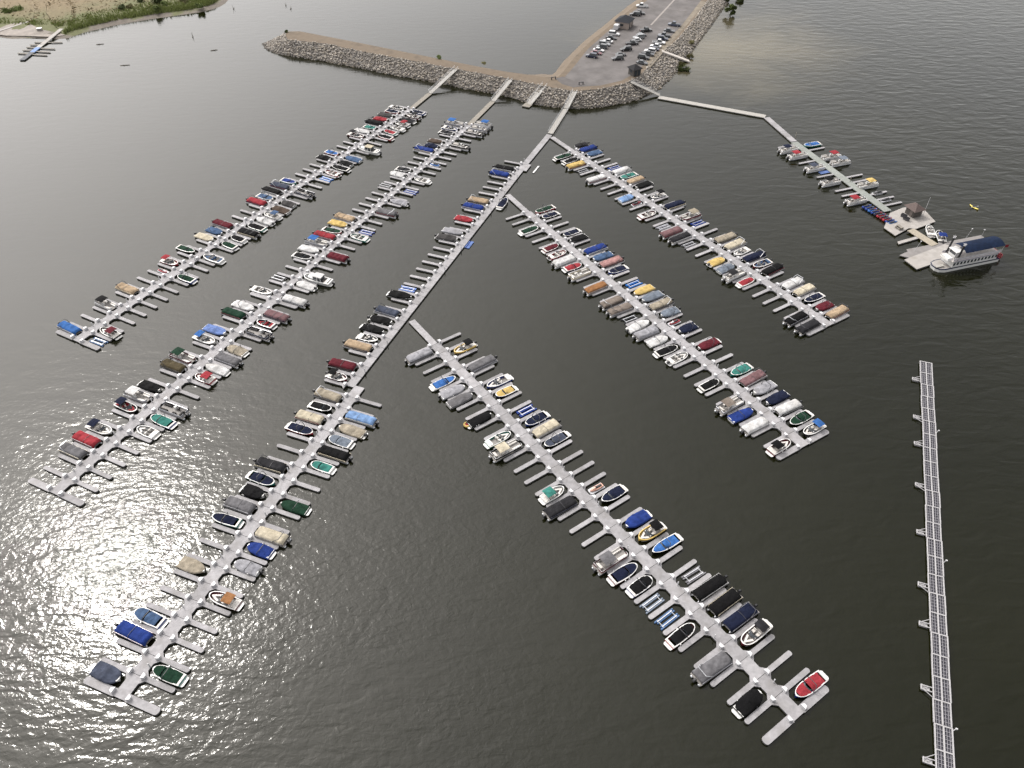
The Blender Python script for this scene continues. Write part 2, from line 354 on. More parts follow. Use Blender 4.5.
# ------------------------------------------------------------------ boats
BOWQ = [2.3, .72, .42]
def hw_run(t, B):                      # half width of a runabout, t = 0 stern .. 1 bow
    q = clamp((t-BOWQ[2])/(1-BOWQ[2]))
    return B/2*(.90+.10*clamp(t/.35))*max(0., (1-q**BOWQ[0]))**BOWQ[1]
def sheer(t, H): return H*(1 + .22*clamp((t-.3)/.7)**2)
def hull_parts(o, L, B, H, hullmat, deckmat, trim=.2):
    n = 14; rings = []; ts = [0, .1, .2, .3, .4, .5, .6, .68, .76, .83, .89, .94, .975, .997]
    for t in ts:
        x = -L/2 + L*t; w = max(.03, hw_run(t, B)); z = sheer(t, H); c = w*(.86 - .25*clamp((t-.5)/.5)); zk = -.32 + .42*clamp((t-.65)/.35)**2
        rings.append([(x, -w, z), (x, -w*.97, z-.22), (x, -c, .12+.25*clamp((t-.5)/.5)), (x, 0, zk), (x, c, .12+.25*clamp((t-.5)/.5)), (x, w*.97, z-.22), (x, w, z)])
    mb = MB(); mb.loft(rings, cap=True, closed=False); part('hull', mb, hullmat, o, False)
    # gunwale deck ring
    mb = MB(); k = len(ts); vo = []; vi = []
    for t in ts:
        w = max(.03, hw_run(t, B)); x = -L/2+L*t; z = sheer(t, H); ww = max(.02, w-trim); xi = min(x, L/2-trim*1.6); xi = max(xi, -L/2+trim*1.3)
        vo.append((x, w, z)); vi.append((xi, ww, z+.035))
    vs = vo + vi + [(x, -y, z) for x, y, z in vo] + [(x, -y, z) for x, y, z in vi]; fs = []
    for i in range(k-1):
        fs.append((i, i+1, k+i+1, k+i)); fs.append((2*k+i, 3*k+i, 3*k+i+1, 2*k+i+1))
    fs.append((0, k, 3*k, 2*k)); fs.append((k-1, 2*k+k-1, 3*k+k-1, 2*k-1))
    mb.add(vs, fs); part('gunwale', mb, deckmat, o, True)
def cover_patch(L, B, H, t0, t1, inset, lift, peak=0.0, pt=.5, drop=0.0, seed=0, wr=.03, nu=16, nv=10):
    """stretched fabric over the boat between stations t0..t1; peak = ridge height at station pt"""
    def fn(a, b):
        t = t0 + (t1-t0)*a; s = b*2-1
        w = max(.02, hw_run(t, B) - inset); x = -L/2 + L*t
        e = abs(s)
        z = sheer(t, H) + .03 + lift*(1-e**2.2)*min(1, a*6, (1-a)*6)
        z += peak*math.exp(-((t-pt)/.13)**2)*(1-e**1.8)
        y = s*w
        if drop:
            k = clamp((e-.86)/.14); z -= drop*k; y = (1 if s > 0 else -1)*w*min(e/.86, 1 + .03*k)
        if drop and (a < .04 or a > .985): z -= drop*.8
        z += wr*fbm(x*1.7+seed*9, y*1.7, seed, 3)
        return (x, y, z)
    return MB().grid(fn, nu, nv)
def outboard(o, x, z=.55, m=None):
    mb = MB()
    mb.loft([[(x+.12, -.2, z), (x+.12, .2, z), (x-.5, .2, z), (x-.5, -.2, z)], [(x+.15, -.24, z+.3), (x+.15, .24, z+.3), (x-.58, .22, z+.3), (x-.58, -.22, z+.3)],
             [(x+.05, -.16, z+.62), (x+.05, .16, z+.62), (x-.42, .15, z+.55), (x-.42, -.15, z+.55)]])
    mb.box((x-.18, 0, z-.45), (.26, .14, .9))
    part('outboard_motor', mb, m or M_motor, o)
def swim_platform(o, L, B, m):
    mb = MB(); w = B/2*.78
    mb.prism([(-L/2+.06, -w), (-L/2+.06, w), (-L/2-.42, w*.96), (-L/2-.58, w*.7), (-L/2-.58, -w*.7), (-L/2-.42, -w*.96)], .22, .36)
    part('swim_platform', mb, m, o)
def windshield(o, x, w, z, rake=.35, h=.42, m=None):
    mb = MB(); pts = [(-.55, -1), (.0, -.9), (.25, -.5), (.32, 0), (.25, .5), (.0, .9), (-.55, 1)]
    vs = [(x+a*.9, b*w, z) for a, b in pts] + [(x+a*.9-rake, b*w*.92, z+h) for a, b in pts]
    mb.add(vs, [(i, i+1, 8+i, 7+i) for i in range(6)]); part('windshield', mb, m or M_glass, o)
def bimini(o, x, L, W, z0, h, m, framemat=None, crown=.16, name='bimini_top'):
    mb = MB()
    mb.grid(lambda a, b: (x+L*(a-.5), W*(b-.5), z0+h+crown*(1-(2*b-1)**2)*(.7+.3*sin(pi*a)) - .05*abs(2*a-1)**2), 8, 8)
    n = len(mb.v); off = [(p[0], p[1], p[2]-.035) for p in mb.v]; f2 = [tuple(reversed(f)) for f in mb.f]; mb.add(off, f2)
    top = part(name, mb, m, o, True)
    fr = MB()
    for s in (-1, 1):
        for xx, xb in ((-.46, -.1), (.46, .1), (0, 0)):
            fr.tube((x+xb*L, s*W*.5, z0), (x+xx*L, s*W*.49, z0+h-.02), .025, 4)
    part('bimini_frame', fr, framemat or M_alu, o)
def arch(o, x, W, z0, h, lean=-.5, m=None, r=.065):
    mb = MB(); pts = [(x, -W/2, z0), (x+lean*.6, -W/2*.96, z0+h*.75), (x+lean, -W/2*.75, z0+h), (x+lean, W/2*.75, z0+h), (x+lean*.6, W/2*.96, z0+h*.75), (x, W/2, z0)]
    mb.path(pts, r, 5); part('tower_arch', mb, m or M_tube, o)
def seats_run(o, L, B, H, col=None):
    m = fabric(col) if col else M_vinyl
    w = B/2-.32
    mb = MB(); mb.box((-L*.5+.75, 0, H-.12), (.7, w*1.9, .42)); part('stern_bench', mb, m, o)
    for s in (-1, 1):
        mb = MB(); mb.box((-.15, s*w*.55, H-.2), (.6, .55, .34)); mb.box((-.47, s*w*.55, H+.02), (.16, .55, .62)); part('helm_seat', mb, m, o)
    mb = MB(); mb.add([(L*.17, -w*.9, H-.15), (L*.42, -.1, H-.1), (L*.42, .1, H-.1), (L*.17, w*.9, H-.15), (L*.17, w*.45, H-.15), (L*.32, 0, H-.12), (L*.17, -w*.45, H-.15)],
                      [(0, 1, 5, 6), (1, 2, 5), (2, 3, 4, 5)]); part('bow_seat', mb, m, o)
    for s in (-1, 1):
        mb = MB(); mb.box((L*.1, s*w*.62, H-.05), (.45, w*.6, .45), taper=.8); part('dash_console', mb, M_hull, o)
def run_floor(o, L, B, H):
    mb = MB(); ts = [.05, .2, .4, .55, .68, .8, .88, .93]
    poly = [(-L/2+L*t, hw_run(t, B)-.2) for t in ts]; poly += [(x, -y) for x, y in reversed(poly)]
    mb.prism(poly, .12, .2); part('cockpit_floor', mb, M_floor, o)

HULLCOL = ['white']*6 + ['cream', 'silver']
def runabout(o, style, col, L=None, B=None, seed=0, opt=''):
    L = L or rnd(5.0, 6.6); B = B or rnd(2.25, 2.6); H = rnd(.66, .84)
    BOWQ[:] = [rnd(2.3, 3.4), rnd(.52, .7), rnd(.36, .56)]
    hm = M_hull
    lower = random.choice([None, None, 'navy', 'red', 'black', 'royal', 'maroon', 'teal']) if style != 'full' else None
    if 'hull_' in opt: hm = paint(opt.split('hull_')[1].split()[0])
    elif lower: hm = paint(lower)
    hull_parts(o, L, B, H, hm, paint(opt.split('hull_')[1].split()[0]) if 'hull_' in opt else M_hull, trim=.18)
    ob = random.random() < .3
    for k in range(random.choice((0, 2, 3))):
        t = rnd(.15, .7); sd2 = random.choice((-1, 1)); w_ = hw_run(t, B)+.1; part('fender', MB().tube((-L/2+L*t, sd2*w_, .25), (-L/2+L*t, sd2*w_, .75), .1, 6), random.choice((M_hull, M_tube)), o)
    if style == 'full':
        c = cover_patch(L, B, H, -.02, 1.0, -.07, .16, rnd(.2, .5), rnd(.45, .6), .24, seed, .11, 24, 14)
        part('cover', c, fabric(col), o, True)
        if 'white_stern' in opt or random.random() < .45: swim_platform(o, L, B, M_hull)
        if random.random() < .35: arch(o, -L*.02, B*.95, H, 1.25, -.7)
    elif style == 'two':
        sp = rnd(.54, .64); t0_ = rnd(.06, .16); c = cover_patch(L, B, H, t0_, sp, rnd(.07, .2), .12, .3, sp-.04, 0, seed, .06); part('cockpit_cover', c, fabric(col), o, True)
        c = cover_patch(L, B, H, sp+rnd(.03, .06), rnd(.9, .955), rnd(.07, .16), .07, .10, sp+.05, 0, seed+1, .04, 10, 8); part('bow_cover', c, fabric(col), o, True)
        windshield(o, L*.115, B*.36, H+.02, .3, .3)
        swim_platform(o, L, B, M_hull)
        mb = MB(); mb.box((-L*.5+.22, 0, H+.05), (.36, B*.78, .1)); part('sun_pad', mb, M_vinyl, o)
        if random.random() < .5: arch(o, L*.06, B*.95, H, 1.3, -.6)
    else:
        run_floor(o, L, B, H); seats_run(o, L, B, H, 'red' if 'redseat' in opt else ('steel' if 'blueseat' in opt else None))
        windshield(o, L*.12, B*.40, H+.02)
        mb = MB(); mb.box((-L*.5+.22, 0, H+.02), (.4, B*.8, .14)); part('sun_pad', mb, M_vinyl, o)
        swim_platform(o, L, B, M_hull)
        if col != 'none':
            bimini(o, -L*.2 if 'fwd' not in opt else 0, rnd(1.7, 2.1), B*.86, H, 1.25, fabric(col))
        if ob: outboard(o, -L/2-.15)
    if style != 'open' and (ob and style == 'full'): outboard(o, -L/2-.25)
    return L
def pontoon_base(o, L, B):
    for s in (-1, 1):
        rings = []
        for t, k in ((0, .75), (.03, 1), (.88, 1), (.95, .8), (1, .15)):
            x = -L/2-.15 + (L+.4)*t; r = .31*k
            rings.append([(x, s*B*.34 + r*cos(a*pi/5), .12+(.08 if t > .9 else 0)+r*sin(a*pi/5)) for a in range(10)])
        mb = MB(); mb.loft(rings); part('pontoon', mb, M_alu, o, True)
    mb = MB(); b = B/2; c = .35
    mb.prism([(-L/2, -b), (L/2-c, -b), (L/2, -b+c), (L/2, b-c), (L/2-c, b), (-L/2, b)], .44, .56)
    part('deck', mb, M_floor, o)
def pontoon_rails(o, L, B, pm):
    b = B/2-.05; z0, h = .56, .62; c = .4; x0, x1 = -L/2+.35, L/2-.1
    segs = [((x0, -b), (x1-c, -b)), ((x1-c, -b), (x1, -b+c)), ((x1, -b+c), (x1, -.35)), ((x1, .35), (x1, b-c)), ((x1, b-c), (x1-c, b)), ((x1-c, b), (x0, b)), ((x0, b), (x0, .3)), ((x0, -.3), (x0, -b))]
    for a, e in segs:
        ang = atan2(e[1]-a[1], e[0]-a[0]); l = hypot(e[0]-a[0], e[1]-a[1]); mb = MB()
        mb.box(((a[0]+e[0])/2, (a[1]+e[1])/2, z0+.04+(h-.04)/2), (l, .035, h-.1), ang); mb.m = 1
        mb.tube((a[0], a[1], z0+h), (e[0], e[1], z0+h), .03, 5)
        part('rail_panel', mb, [pm, M_alu], o)
def pontoon_seats(o, L, B, m):
    b = B/2-.42; z = .56
    for s in (-1, 1):
        mb = MB(); mb.box((L*.30, s*b, z+.2), (L*.28, .58, .4)); mb.box((L*.30, s*(b+.24), z+.5), (L*.28, .14, .36)); part('couch', mb, m, o)
    mb = MB(); mb.box((-L*.36, b*.2, z+.2), (.6, b*1.5, .4)); mb.box((-L*.36-.26, b*.2, z+.5), (.14, b*1.5, .36)); part('stern_couch', mb, m, o)
    mb = MB(); mb.box((-L*.02, -b*.75, z+.42), (.6, .6, .84), taper=.8); part('helm_console', mb, M_hull, o)
    mb = MB(); mb.box((-L*.14, -b*.7, z+.3), (.45, .48, .24)); mb.box((-L*.14-.22, -b*.7, z+.55), (.12, .48, .5)); part('helm_seat', mb, m, o)
    mb = MB(); mb.box((-L*.12, b*.95, z+.2), (.9, .55, .4)); part('side_seat', mb, m, o)
def pontoon(o, covered, col, L=None, seed=0, opt=''):
    L = L or rnd(6.3, 7.2); B = rnd(2.4, 2.55)
    pontoon_base(o, L, B)
    pcol = random.choice(['silver', 'cream', 'maroon', 'navy', 'black', 'white', 'silver'])
    if 'pwhite' in opt: pcol = 'white'
    if covered:
        nb = random.choice((2, 3, 4)); ph = rnd(0, 3)
        def fn(a, b):
            s = 2*b-1; x = -L/2+.25 + (L-.2)*a; e = abs(s)
            ends = min(1, a/.05, (1-a)/.05)
            rx = clamp((a-.82)/.18)
            w = (B/2+.03)*(1-.22*rx**2.5)
            z = 1.2 + .14*(1-e**2) + .13*abs(sin(a*pi*nb+ph))**.6*(1-e**3)
            z -= .5*clamp((e-.8)/.2)**1.6 + .45*(1-ends)
            z += .1*fbm(x*1.4+seed*7, s*2, seed, 3)
            return (x, s*w*(1-.05*(1-ends)), z)
        part('cover', MB().grid(fn, 28, 14), fabric(col), o, True)
        mb = MB()
        for s in (-1, 1): mb.box((0, s*(B/2-.03), .76), (L-.5, .05, .42))
        part('rail_panel', mb, paint(pcol), o)
        if 'noarch' not in opt and random.random() < .7:
            arch(o, -L*.12, B*.98, .9, 1.15, -L*.22, M_tube if random.random() < .7 else M_alu)
        if random.random() < .5:                       # support strap ridge
            q = MB(); xx = rnd(-.1, .6)
            q.path([(xx, -B/2-.05, .8), (xx, -B*.4, 1.36), (xx, 0, 1.5), (xx, B*.4, 1.36), (xx, B/2+.05, .8)], .035, 4); part('cover_strap', q, M_tube, o)
    else:
        pontoon_rails(o, L, B, paint(pcol)); pontoon_seats(o, L, B, M_vinyl if 'dark' not in opt else fabric('dgrey'))
        if col != 'none': bimini(o, -L*.12 if 'fwd' not in opt else L*.1, 2.5, B*.94, 1.1, 1.15, fabric(col))
    outboard(o, -L/2-.1, .5)
    return L
def boat_lift(o, col, seed=0):
    L, W = 4.4, 1.9
    fm = mat('lift_'+col, tuple(v*.8 for v in hexc(HEX[col])), rough=.5, var=.2)
    for q in (-.42, -.2, .2, .42):
        mb = MB(); mb.tube((-L/2 + (.3 if abs(q) < .3 else 0), q*W, .16), (L/2, q*W, .16), .17, 8); part('float_tank', mb, fm, o, False)
    for s in (-1, 1):
        mb = MB(); mb.box((0, s*W*.31, .38), (L*.8, .14, .1)); part('bunk', mb, M_alu, o)
    mb = MB()
    for x in (-L*.36, L*.36): mb.box((x, 0, .31), (.1, W*.9, .06))
    part('cross_frame', mb, M_rail, o)
def jet_ski(o, col, seed=0, dockp=True, cov=None):
    if dockp:
        mb = MB(); mb.prism([(-1.7, -.72), (1.5, -.72), (1.7, -.5), (1.7, .5), (1.5, .72), (-1.7, .72)], -.05, .28); part('drive_on_float', mb, mat('float_grey', (.45, .46, .48), var=.15), o)
    L, B = 3.1, 1.12; rings = []
    for t in (0, .15, .35, .55, .72, .86, .95, .995):
        q = clamp((t-.4)/.6); w = B/2*(.85+.15*min(1, t*4))*max(.02, 1-q**2.2)**.8; x = -L/2+L*t; top = .62+.12*clamp((t-.4)/.6)
        rings.append([(x, -w, .45), (x, -w*.7, .2), (x, w*.7, .2), (x, w, .45), (x, w*.85, top), (x, -w*.85, top)])
    mb = MB(); mb.loft(rings); part('hull', mb, paint(col), o)
    mb = MB(); mb.loft([[(-1.2, -.22, .62), (-1.2, .22, .62), (-1.2, .17, .9), (-1.2, -.17, .9)], [(-.2, -.24, .62), (-.2, .24, .62), (-.2, .17, .88), (-.2, -.17, .88)], [(.3, -.2, .66), (.3, .2, .66), (.3, .12, .98), (.3, -.12, .98)]]); part('seat', mb, M_motor, o)
    mb = MB(); mb.loft([[(.3, -.34, .68), (.3, .34, .68), (.3, .2, 1.02), (.3, -.2, 1.02)], [(1.2, -.16, .7), (1.2, .16, .7), (1.2, .08, .78), (1.2, -.08, .78)]]); part('hood', mb, paint(cov or 'white'), o)
    mb = MB(); mb.tube((.34, -.4, 1.05), (.34, .4, 1.05), .03, 5); part('handlebar', mb, M_motor, o)
def cabin_cruiser(o, col, L=8.2):
    B, H = 2.9, 1.05; hull_parts(o, L, B, H, M_hull, M_hull, .25)
    run_floor(o, L, B, H)
    mb = MB(); mb.prism([(-.6, -1.05), (L*.30, -.75), (L*.36, 0), (L*.30, .75), (-.6, 1.05)], H-.3, H+.35); part('cabin_trunk', mb, M_hull, o)
    mb = MB(); w = 1.05; mb.loft([[(-1.6, -w, H), (-1.6, w, H), (1.1, w*.95, H), (1.1, -w*.95, H)], [(-1.5, -w*.92, H+1.1), (-1.5, w*.92, H+1.1), (.55, w*.85, H+1.1), (.55, -w*.85, H+1.1)]]); part('wheelhouse', mb, M_glass, o)
    mb = MB(); mb.box((-.5, 0, H+1.18), (2.7, 2.15, .12), taper=.94); part('hard_top', mb, fabric(col), o)
    mb = MB()
    for x in (-1.55, -.5, .6):
        for s in (-1, 1): mb.box((x + (.2 if x > 0 else 0), s*w*.95, H+.55), (.12, .1, 1.15))
    part('window_post', mb, M_hull, o)
    mb = MB(); mb.box((-L*.36, 0, H-.2), (.9, 2.1, .45)); part('stern_bench', mb, M_vinyl, o)
    mb = MB(); pts = [(0, -1.25, H+.5), (L*.3, -.95, H+.65), (L*.47, -.2, H+.75), (L*.47, .2, H+.75), (L*.3, .95, H+.65), (0, 1.25, H+.5)]
    mb.path(pts, .03, 5)
    for p in pts: mb.tube(p, (p[0], p[1], H), .025, 4)
    part('bow_rail', mb, M_alu, o); swim_platform(o, L, B, M_hull); outboard(o, -L/2-.55)

ORD = lambda n: '%d%s' % (n, 'th' if 10 <= n % 100 <= 20 else {1: 'st', 2: 'nd', 3: 'rd'}.get(n % 10, 'th'))
KIND = dict(pc=('pontoon_boat', '{c} covered pontoon', 'pontoon boat'), po=('pontoon_boat', 'open pontoon with {c} canopy', 'pontoon boat'),
            rc=('runabout_boat', 'runabout under {c} cover', 'boat'), r2=('runabout_boat', 'white-rimmed runabout with {c} covers', 'boat'),
            ro=('runabout_boat', 'open runabout with {c} top', 'boat'), lift=('boat_lift', 'empty {c} boat lift', 'boat lift'),
            jet=('jet_ski', '{c} jet ski', 'jet ski'), cab=('cabin_cruiser', 'white cabin cruiser with {c} roof', 'boat'))
GROUP = dict(pc='pontoon boats in the slips', po='pontoon boats in the slips', rc='runabouts in the slips', r2='runabouts in the slips', ro='runabouts in the slips',
             lift='empty boat lifts in the slips', jet='jet skis in the slips', cab=None)
def build_boat(t, col, o, opt, seed):
    if t == 'pc': return pontoon(o, True, col, seed=seed, opt=opt)
    if t == 'po': return pontoon(o, False, col, seed=seed, opt=opt)
    if t == 'rc': return runabout(o, 'full', col, seed=seed, opt=opt)
    if t == 'r2': return runabout(o, 'two', col, seed=seed, opt=opt)
    if t == 'ro': return runabout(o, 'open', col, seed=seed, opt=opt)
    if t == 'lift': boat_lift(o, col, seed); return 4.4
    if t == 'jet': jet_ski(o, col, seed, cov=opt or None); return 3.4
    if t == 'cab': cabin_cruiser(o, col); return 8.2
# slip number (0 = outer end), type, colour, options ('out' = bow away from the dock)
BOATS = {
('A', -1): '0 pc blue;3 po black;5 pc tan;8 jet red;9 ro red;11 r2 green;13 rc cream;14 rc steel;15 pc maroon noarch;19 pc red;20 r2 steel;21 pc black;22 pc slate;23 r2 royal;28 rc black;29 r2 blue;33 ro charcoal;34 rc white;35 r2 teal;36 pc black;37 rc red;38 rc dgrey;39 r2 navy;40 ro none',
('A', 1): '0 lift steel;1 ro maroon;8 r2 green;11 ro none blueseat;13 r2 green;14 r2 black;15 pc black;16 r2 black;17 rc white;18 ro steel;19 rc brown;20 rc dgrey;22 po none dark;25 lift blue;26 ro none;27 r2 black;28 rc black;29 rc steel;31 cab cream;34 r2 black;35 r2 red;36 ro none;37 ro red;38 rc charcoal;39 ro charcoal;40 r2 navy',
('B', -1): '2 pc grey;3 pc red noarch;4 ro navy;6 ro navy redseat;7 po white;8 rc black;10 pc olive;11 po green;13 ro blue;14 rc periwinkle;16 pc green noarch;17 rc white;19 ro none;21 lift charcoal;24 r2 black;25 rc white;26 po blue;27 pc red;28 r2 green;29 rc yellow;30 pc tan;36 lift charcoal;38 rc white out;39 r2 charcoal;43 pc royal;44 rc navy;45 rc brown;47 r2 charcoal;48 ro none;49 po blue',
('B', 1): '5 ro none;6 r2 teal;7 po none dark;10 ro red;11 rc white;12 pc grey;13 rc beige white_stern;15 po none dark;16 ro none redseat;17 pc mauve;19 pc white noarch;21 rc white white_stern;22 cab white;25 pc maroon;28 ro none;29 lift royal;32 pc grey;34 rc silver white_stern;36 lift royal;38 ro none;41 jet blue;45 po none;48 po none;49 po none;50 po blue',
('C', -1): '0 rc slate;2 pc royal noarch;3 r2 steel out;6 rc beige;9 r2 navy out;10 pc grey;11 rc black;12 r2 navy;13 pc charcoal;16 r2 navy;17 pc cream;18 r2 black;19 pc beige;21 ro black;22 pc maroon;24 pc tan noarch;25 ro none;26 rc black;27 rc black;28 pc slate;30 rc black;31 lift periwinkle;38 rc dgrey;39 rc silver;41 rc red;43 pc royal;44 pc tan;49 pc royal;50 pc black',
('C', 1): '1 r2 green;5 ro orange;7 rc silver;8 rc royal white_stern;9 pc cream;11 rc green;14 r2 teal;15 pc black noarch;16 r2 bluegrey;17 rc beige white_stern;18 pc lblue noarch',
('D', -1): '1 rc black;3 pc grey;5 r2 black;6 lift steel;7 lift bluegrey;8 r2 black;9 r2 navy;10 po grey;14 pc charcoal;15 ro teal;19 po cream;20 ro none;22 rc black;24 rc grey;25 rc silver;26 r2 blue;29 pc silver noarch',
('D', 1): '0 r2 red;3 ro charcoal;4 pc navy;5 pc black noarch;6 pc black;7 lift grey;9 r2 blue;10 ro black hull_yellow;11 rc royal;13 r2 navy;14 jet salmon salmon;18 r2 slate;19 pc cream;20 r2 navy;21 lift royal;23 r2 yellow;24 ro none;26 pc grey;28 ro black hull_yellow',
('E', -1): '0 ro black;2 pc white noarch;3 rc royal;4 po taupe;6 r2 black;9 ro none;10 r2 black;11 rc white;12 pc silver;13 rc white;14 lift charcoal;15 pc taupe;16 pc taupe;18 pc orange noarch;20 po none;21 r2 red;22 pc white noarch;23 ro none;24 r2 maroon;27 r2 green',
('E', 1): '0 ro blue;1 r2 green;2 pc white noarch;3 rc navy;4 rc silver white_stern;5 pc mauve;6 r2 teal;9 rc maroon white_stern;11 rc navy;12 jet red white;13 rc bluegrey;14 pc beige;15 rc bluegrey;16 rc yellow;17 lift blue;19 r2 navy;20 pc pink;21 rc steel;22 pc royal;24 rc black;25 r2 navy;28 r2 navy;29 r2 green',
('F', -1): '0 pc charcoal;1 pc black;6 r2 red;7 po charcoal;8 rc bluegrey;9 rc yellow white_stern;12 lift grey;13 pc charcoal;14 pc mauve;15 lift silver;17 ro none;19 jet maroon red;20 rc lblue;24 pc white;26 lift charcoal;27 pc yellow noarch;28 r2 black;29 r2 green',
('F', 1): '0 pc tan;1 rc maroon;2 r2 navy;3 pc cream noarch;4 pc white;6 pc black;7 ro none blueseat;8 pc navy;9 ro none;10 pc cream;11 pc beige;14 lift royal;15 po beige;17 pc navy;19 ro black;21 rc black;22 pc tan;23 r2 teal;24 pc white;25 lift royal;28 rc steel;29 pc royal;30 rc charcoal',
}
SEED = 0
for (K, side), txt in BOATS.items():
    R = ROWS[K]
    for ent in txt.split(';'):
        w = ent.split(); i, t, col = int(w[0]), w[1], w[2]; opt = ' '.join(w[3:]); SEED += 1; random.seed(SEED*13+5)
        nm, ph, cat = KIND[t]
        ph = ph.format(c=WORD.get(col, 'no')) if col != 'none' else ph.replace(' with {c} canopy', ' without canopy').replace(' with {c} top', ' without canopy')
        where = ('left' if side < 0 else 'right')
        if 'hull_yellow' in opt: ph = ph.replace('open', 'open yellow')
        lab = '%s, %s slip from outer end, %s side, %s' % (ph, ORD(i+1), where, R.name)
        out = 'out' in opt.split()
        ang = R.a + (pi/2 if side < 0 else -pi/2); ang += 0 if out else pi
        o = thing(nm, lab, cat, (0, 0, 0), ang + radians(rnd(-3, 3)), GROUP[t])
        L = build_boat(t, col, o, opt, SEED)
        base = abs(R.cen(i) + side*R.wid(i)/2 - 0) if R.isold(i) else 1.22
        c0 = R.cen(i) + side*R.wid(i)/2
        gap = {'jet': .5, 'lift': 1.6}.get(t, rnd(.55, .95))
        lat = c0 + side*(gap + L/2 + (.4 if out else 0))
        o.location = R.pt(i+.5, lat + 0, 0.0) + R.u*rnd(-.18, .18)

# ------------------------------------------------------------------ floating wave barrier on the right
M_lat = mat('barrier_frame', (.30, .295, .30), rough=.6, var=.1, vscale=2)
M_grate = mat('barrier_grating', (.022, .022, .032), rough=.7, var=.2, vscale=3)
def wave_barrier():
    a = P(925.9, 362.2, .5); b = P(945.1, 768, .5); d = (b-a); d.z = 0; ang = atan2(d.y, d.x); W = 2.7
    u = d.normalized(); v = Vector((-u.y, u.x, 0))
    ys = [362.2, 375, 389, 402, 415, 427, 441, 454, 467, 481, 495.5, 512, 528, 544, 561, 579, 597, 617, 637, 657.5, 679, 702, 726, 751]
    end = ((P(944.3, 751, .5)-a).dot(u)); n = 23; p = end/n
    o = thing('wave_barrier', 'long narrow floating barrier of grated frames along the right edge', 'barrier', (a.x, a.y, 0), ang)
    frame = MB(); g = MB(); z = .5
    for x in (0, p-.05): pass
    # one bay: side rails, centre rail, cross beam, gratings
    for y in (-W/2+.09, 0, W/2-.09): frame.box((p/2, y, z), (p-.02, .2 if y else .22, .22))
    frame.box((.1, 0, z-.005), (.2, W-.02, .2))
    ME_F = frame.mesh('frame', M_lat)
    for s in (-1, 1):
        for k in range(1, 3): g.box((p/2+.1, s*(W/4+.02)+(k-1.5)*.42, z-.03), (p-.25, .07, .08))
        for k in range(1, 6): g.box((.2+(p-.2)*k/6, s*W/4, z-.04), (.07, W/2-.2, .08))
    ME_G = g.mesh('grating', mat('grating_bar', (.19, .185, .2), rough=.7, var=.2, vscale=2))
    fl = MB()
    for s in (-1, 1): fl.box((p/2, s*W/4, .22), (p-.3, W/2-.3, .3))
    ME_L = fl.mesh('float', M_grate)
    for i in range(n+3):
        f = link('frame', ME_F, o, (i*p+random.uniform(-.03, .03), random.uniform(-.06, .06), random.uniform(-.04, .04)), random.uniform(-.006, .006)); link('grating', ME_G, f); link('float', ME_L, f)
    for k, y in enumerate((380, 417.5, 444, 485, 532, 584, 623, 686, 758)):
        t = (P(920, y, .5)-a).dot(u); flip = k % 2
        m = MB(); L = 1.75; y0 = -W/2
        for q in (-.38, .38): m.box((t+q, y0-L/2, z-.05), (.14, L, .14))
        m.box((t, y0-L+.1, z-.05), (.9, .2, .24)); m.tube((t-.38, y0-L*.9, z), (t+.38, y0-.5, z), .05, 4); m.tube((t+.38, y0-L*.9, z), (t-.38, y0-.5, z), .05, 4)
        s = 1 if flip else -1
        m.tube((t+s*.4, y0-L*.75, z), (t+s*1.3, y0, z), .07, 4)
        m.box((t, y0-L*.55, .15), (.7, L*.7, .3))
        part('outrigger', m, M_lat, o)
    for y in (434, 562, 727):
        t = (P(940, y, .5)-a).dot(u); m = MB(); m.tube((t, W/2, z), (t-.1, W/2+.25, z+.7), .06, 6); m.box((t-.12, W/2+.3, z+.75), (.22, .3, .22)); part('marker_post', m, M_box, o)
wave_barrier()

# ------------------------------------------------------------------ rental dock on the right
def rental_dock():
    a, b = P(794, 142), P(888, 211); d = b-a; d.z = 0; Lh = d.length; ang = atan2(d.y, d.x); u = d.normalized(); v = Vector((-u.y, u.x, 0))
    o = thing('rental_dock', 'greenish grey dock with small fingers and rental boats, upper right', 'dock', (a.x, a.y, 0), ang)
    m = mat('rental_deck', (.20, .215, .20), rough=.8, var=.2, vscale=2, stain=.2, obvar=.1)
    n = int(Lh/3.5)
    for i in range(n):
        mb = MB(); x0, x1 = Lh*i/n, Lh*(i+1)/n; mb.box(((x0+x1)/2, 0, .36), (x1-x0-.03, 2.6, .18)); mb.m = 1; mb.box(((x0+x1)/2, 0, .1), (x1-x0-.4, 2.3, .34)); part('deck_section', mb, [m, M_float], o)
    def fing(px, py, side, L=6.2):
        t = (P(px, py)-a).dot(u); link('finger', finger_mesh(L, .8, False), o, (t, side*1.3, 0), side*pi/2)
    for px, py in ((781, 147), (801.5, 163), (818.5, 177), (836, 191), (842.5, 196), (854, 203)): fing(px, py, -1)
    for px, py in ((821, 148), (858, 175), (864.5, 180), (883, 192), (890.5, 197), (896.5, 203)): fing(px, py, 1)
    for (px, py) in ((795.5, 137.5), (850, 181.5)):
        q = P(px, py) - a; mb = MB(); x, y = q.dot(u), q.dot(v); mb.tube((x, y, 0), (x, y, 2.2), .11, 6); part('pile', mb, M_wood, o)
    return o, a, u, v, ang
RD, ra, ru, rv, rang = rental_dock()
def moored(name, label, cat, px, py, ang, builder, z=.8, group='rental boats'):
    global SEED
    SEED += 1; random.seed(SEED*17+1)
    o = thing(name, label, cat, (0, 0, 0), ang, group); builder(o); p = gp(px, py, z); o.location = (p.x, p.y, 0); return o
inL, inR = rang+pi/2, rang-pi/2          # bow towards the dock from the left side / right side
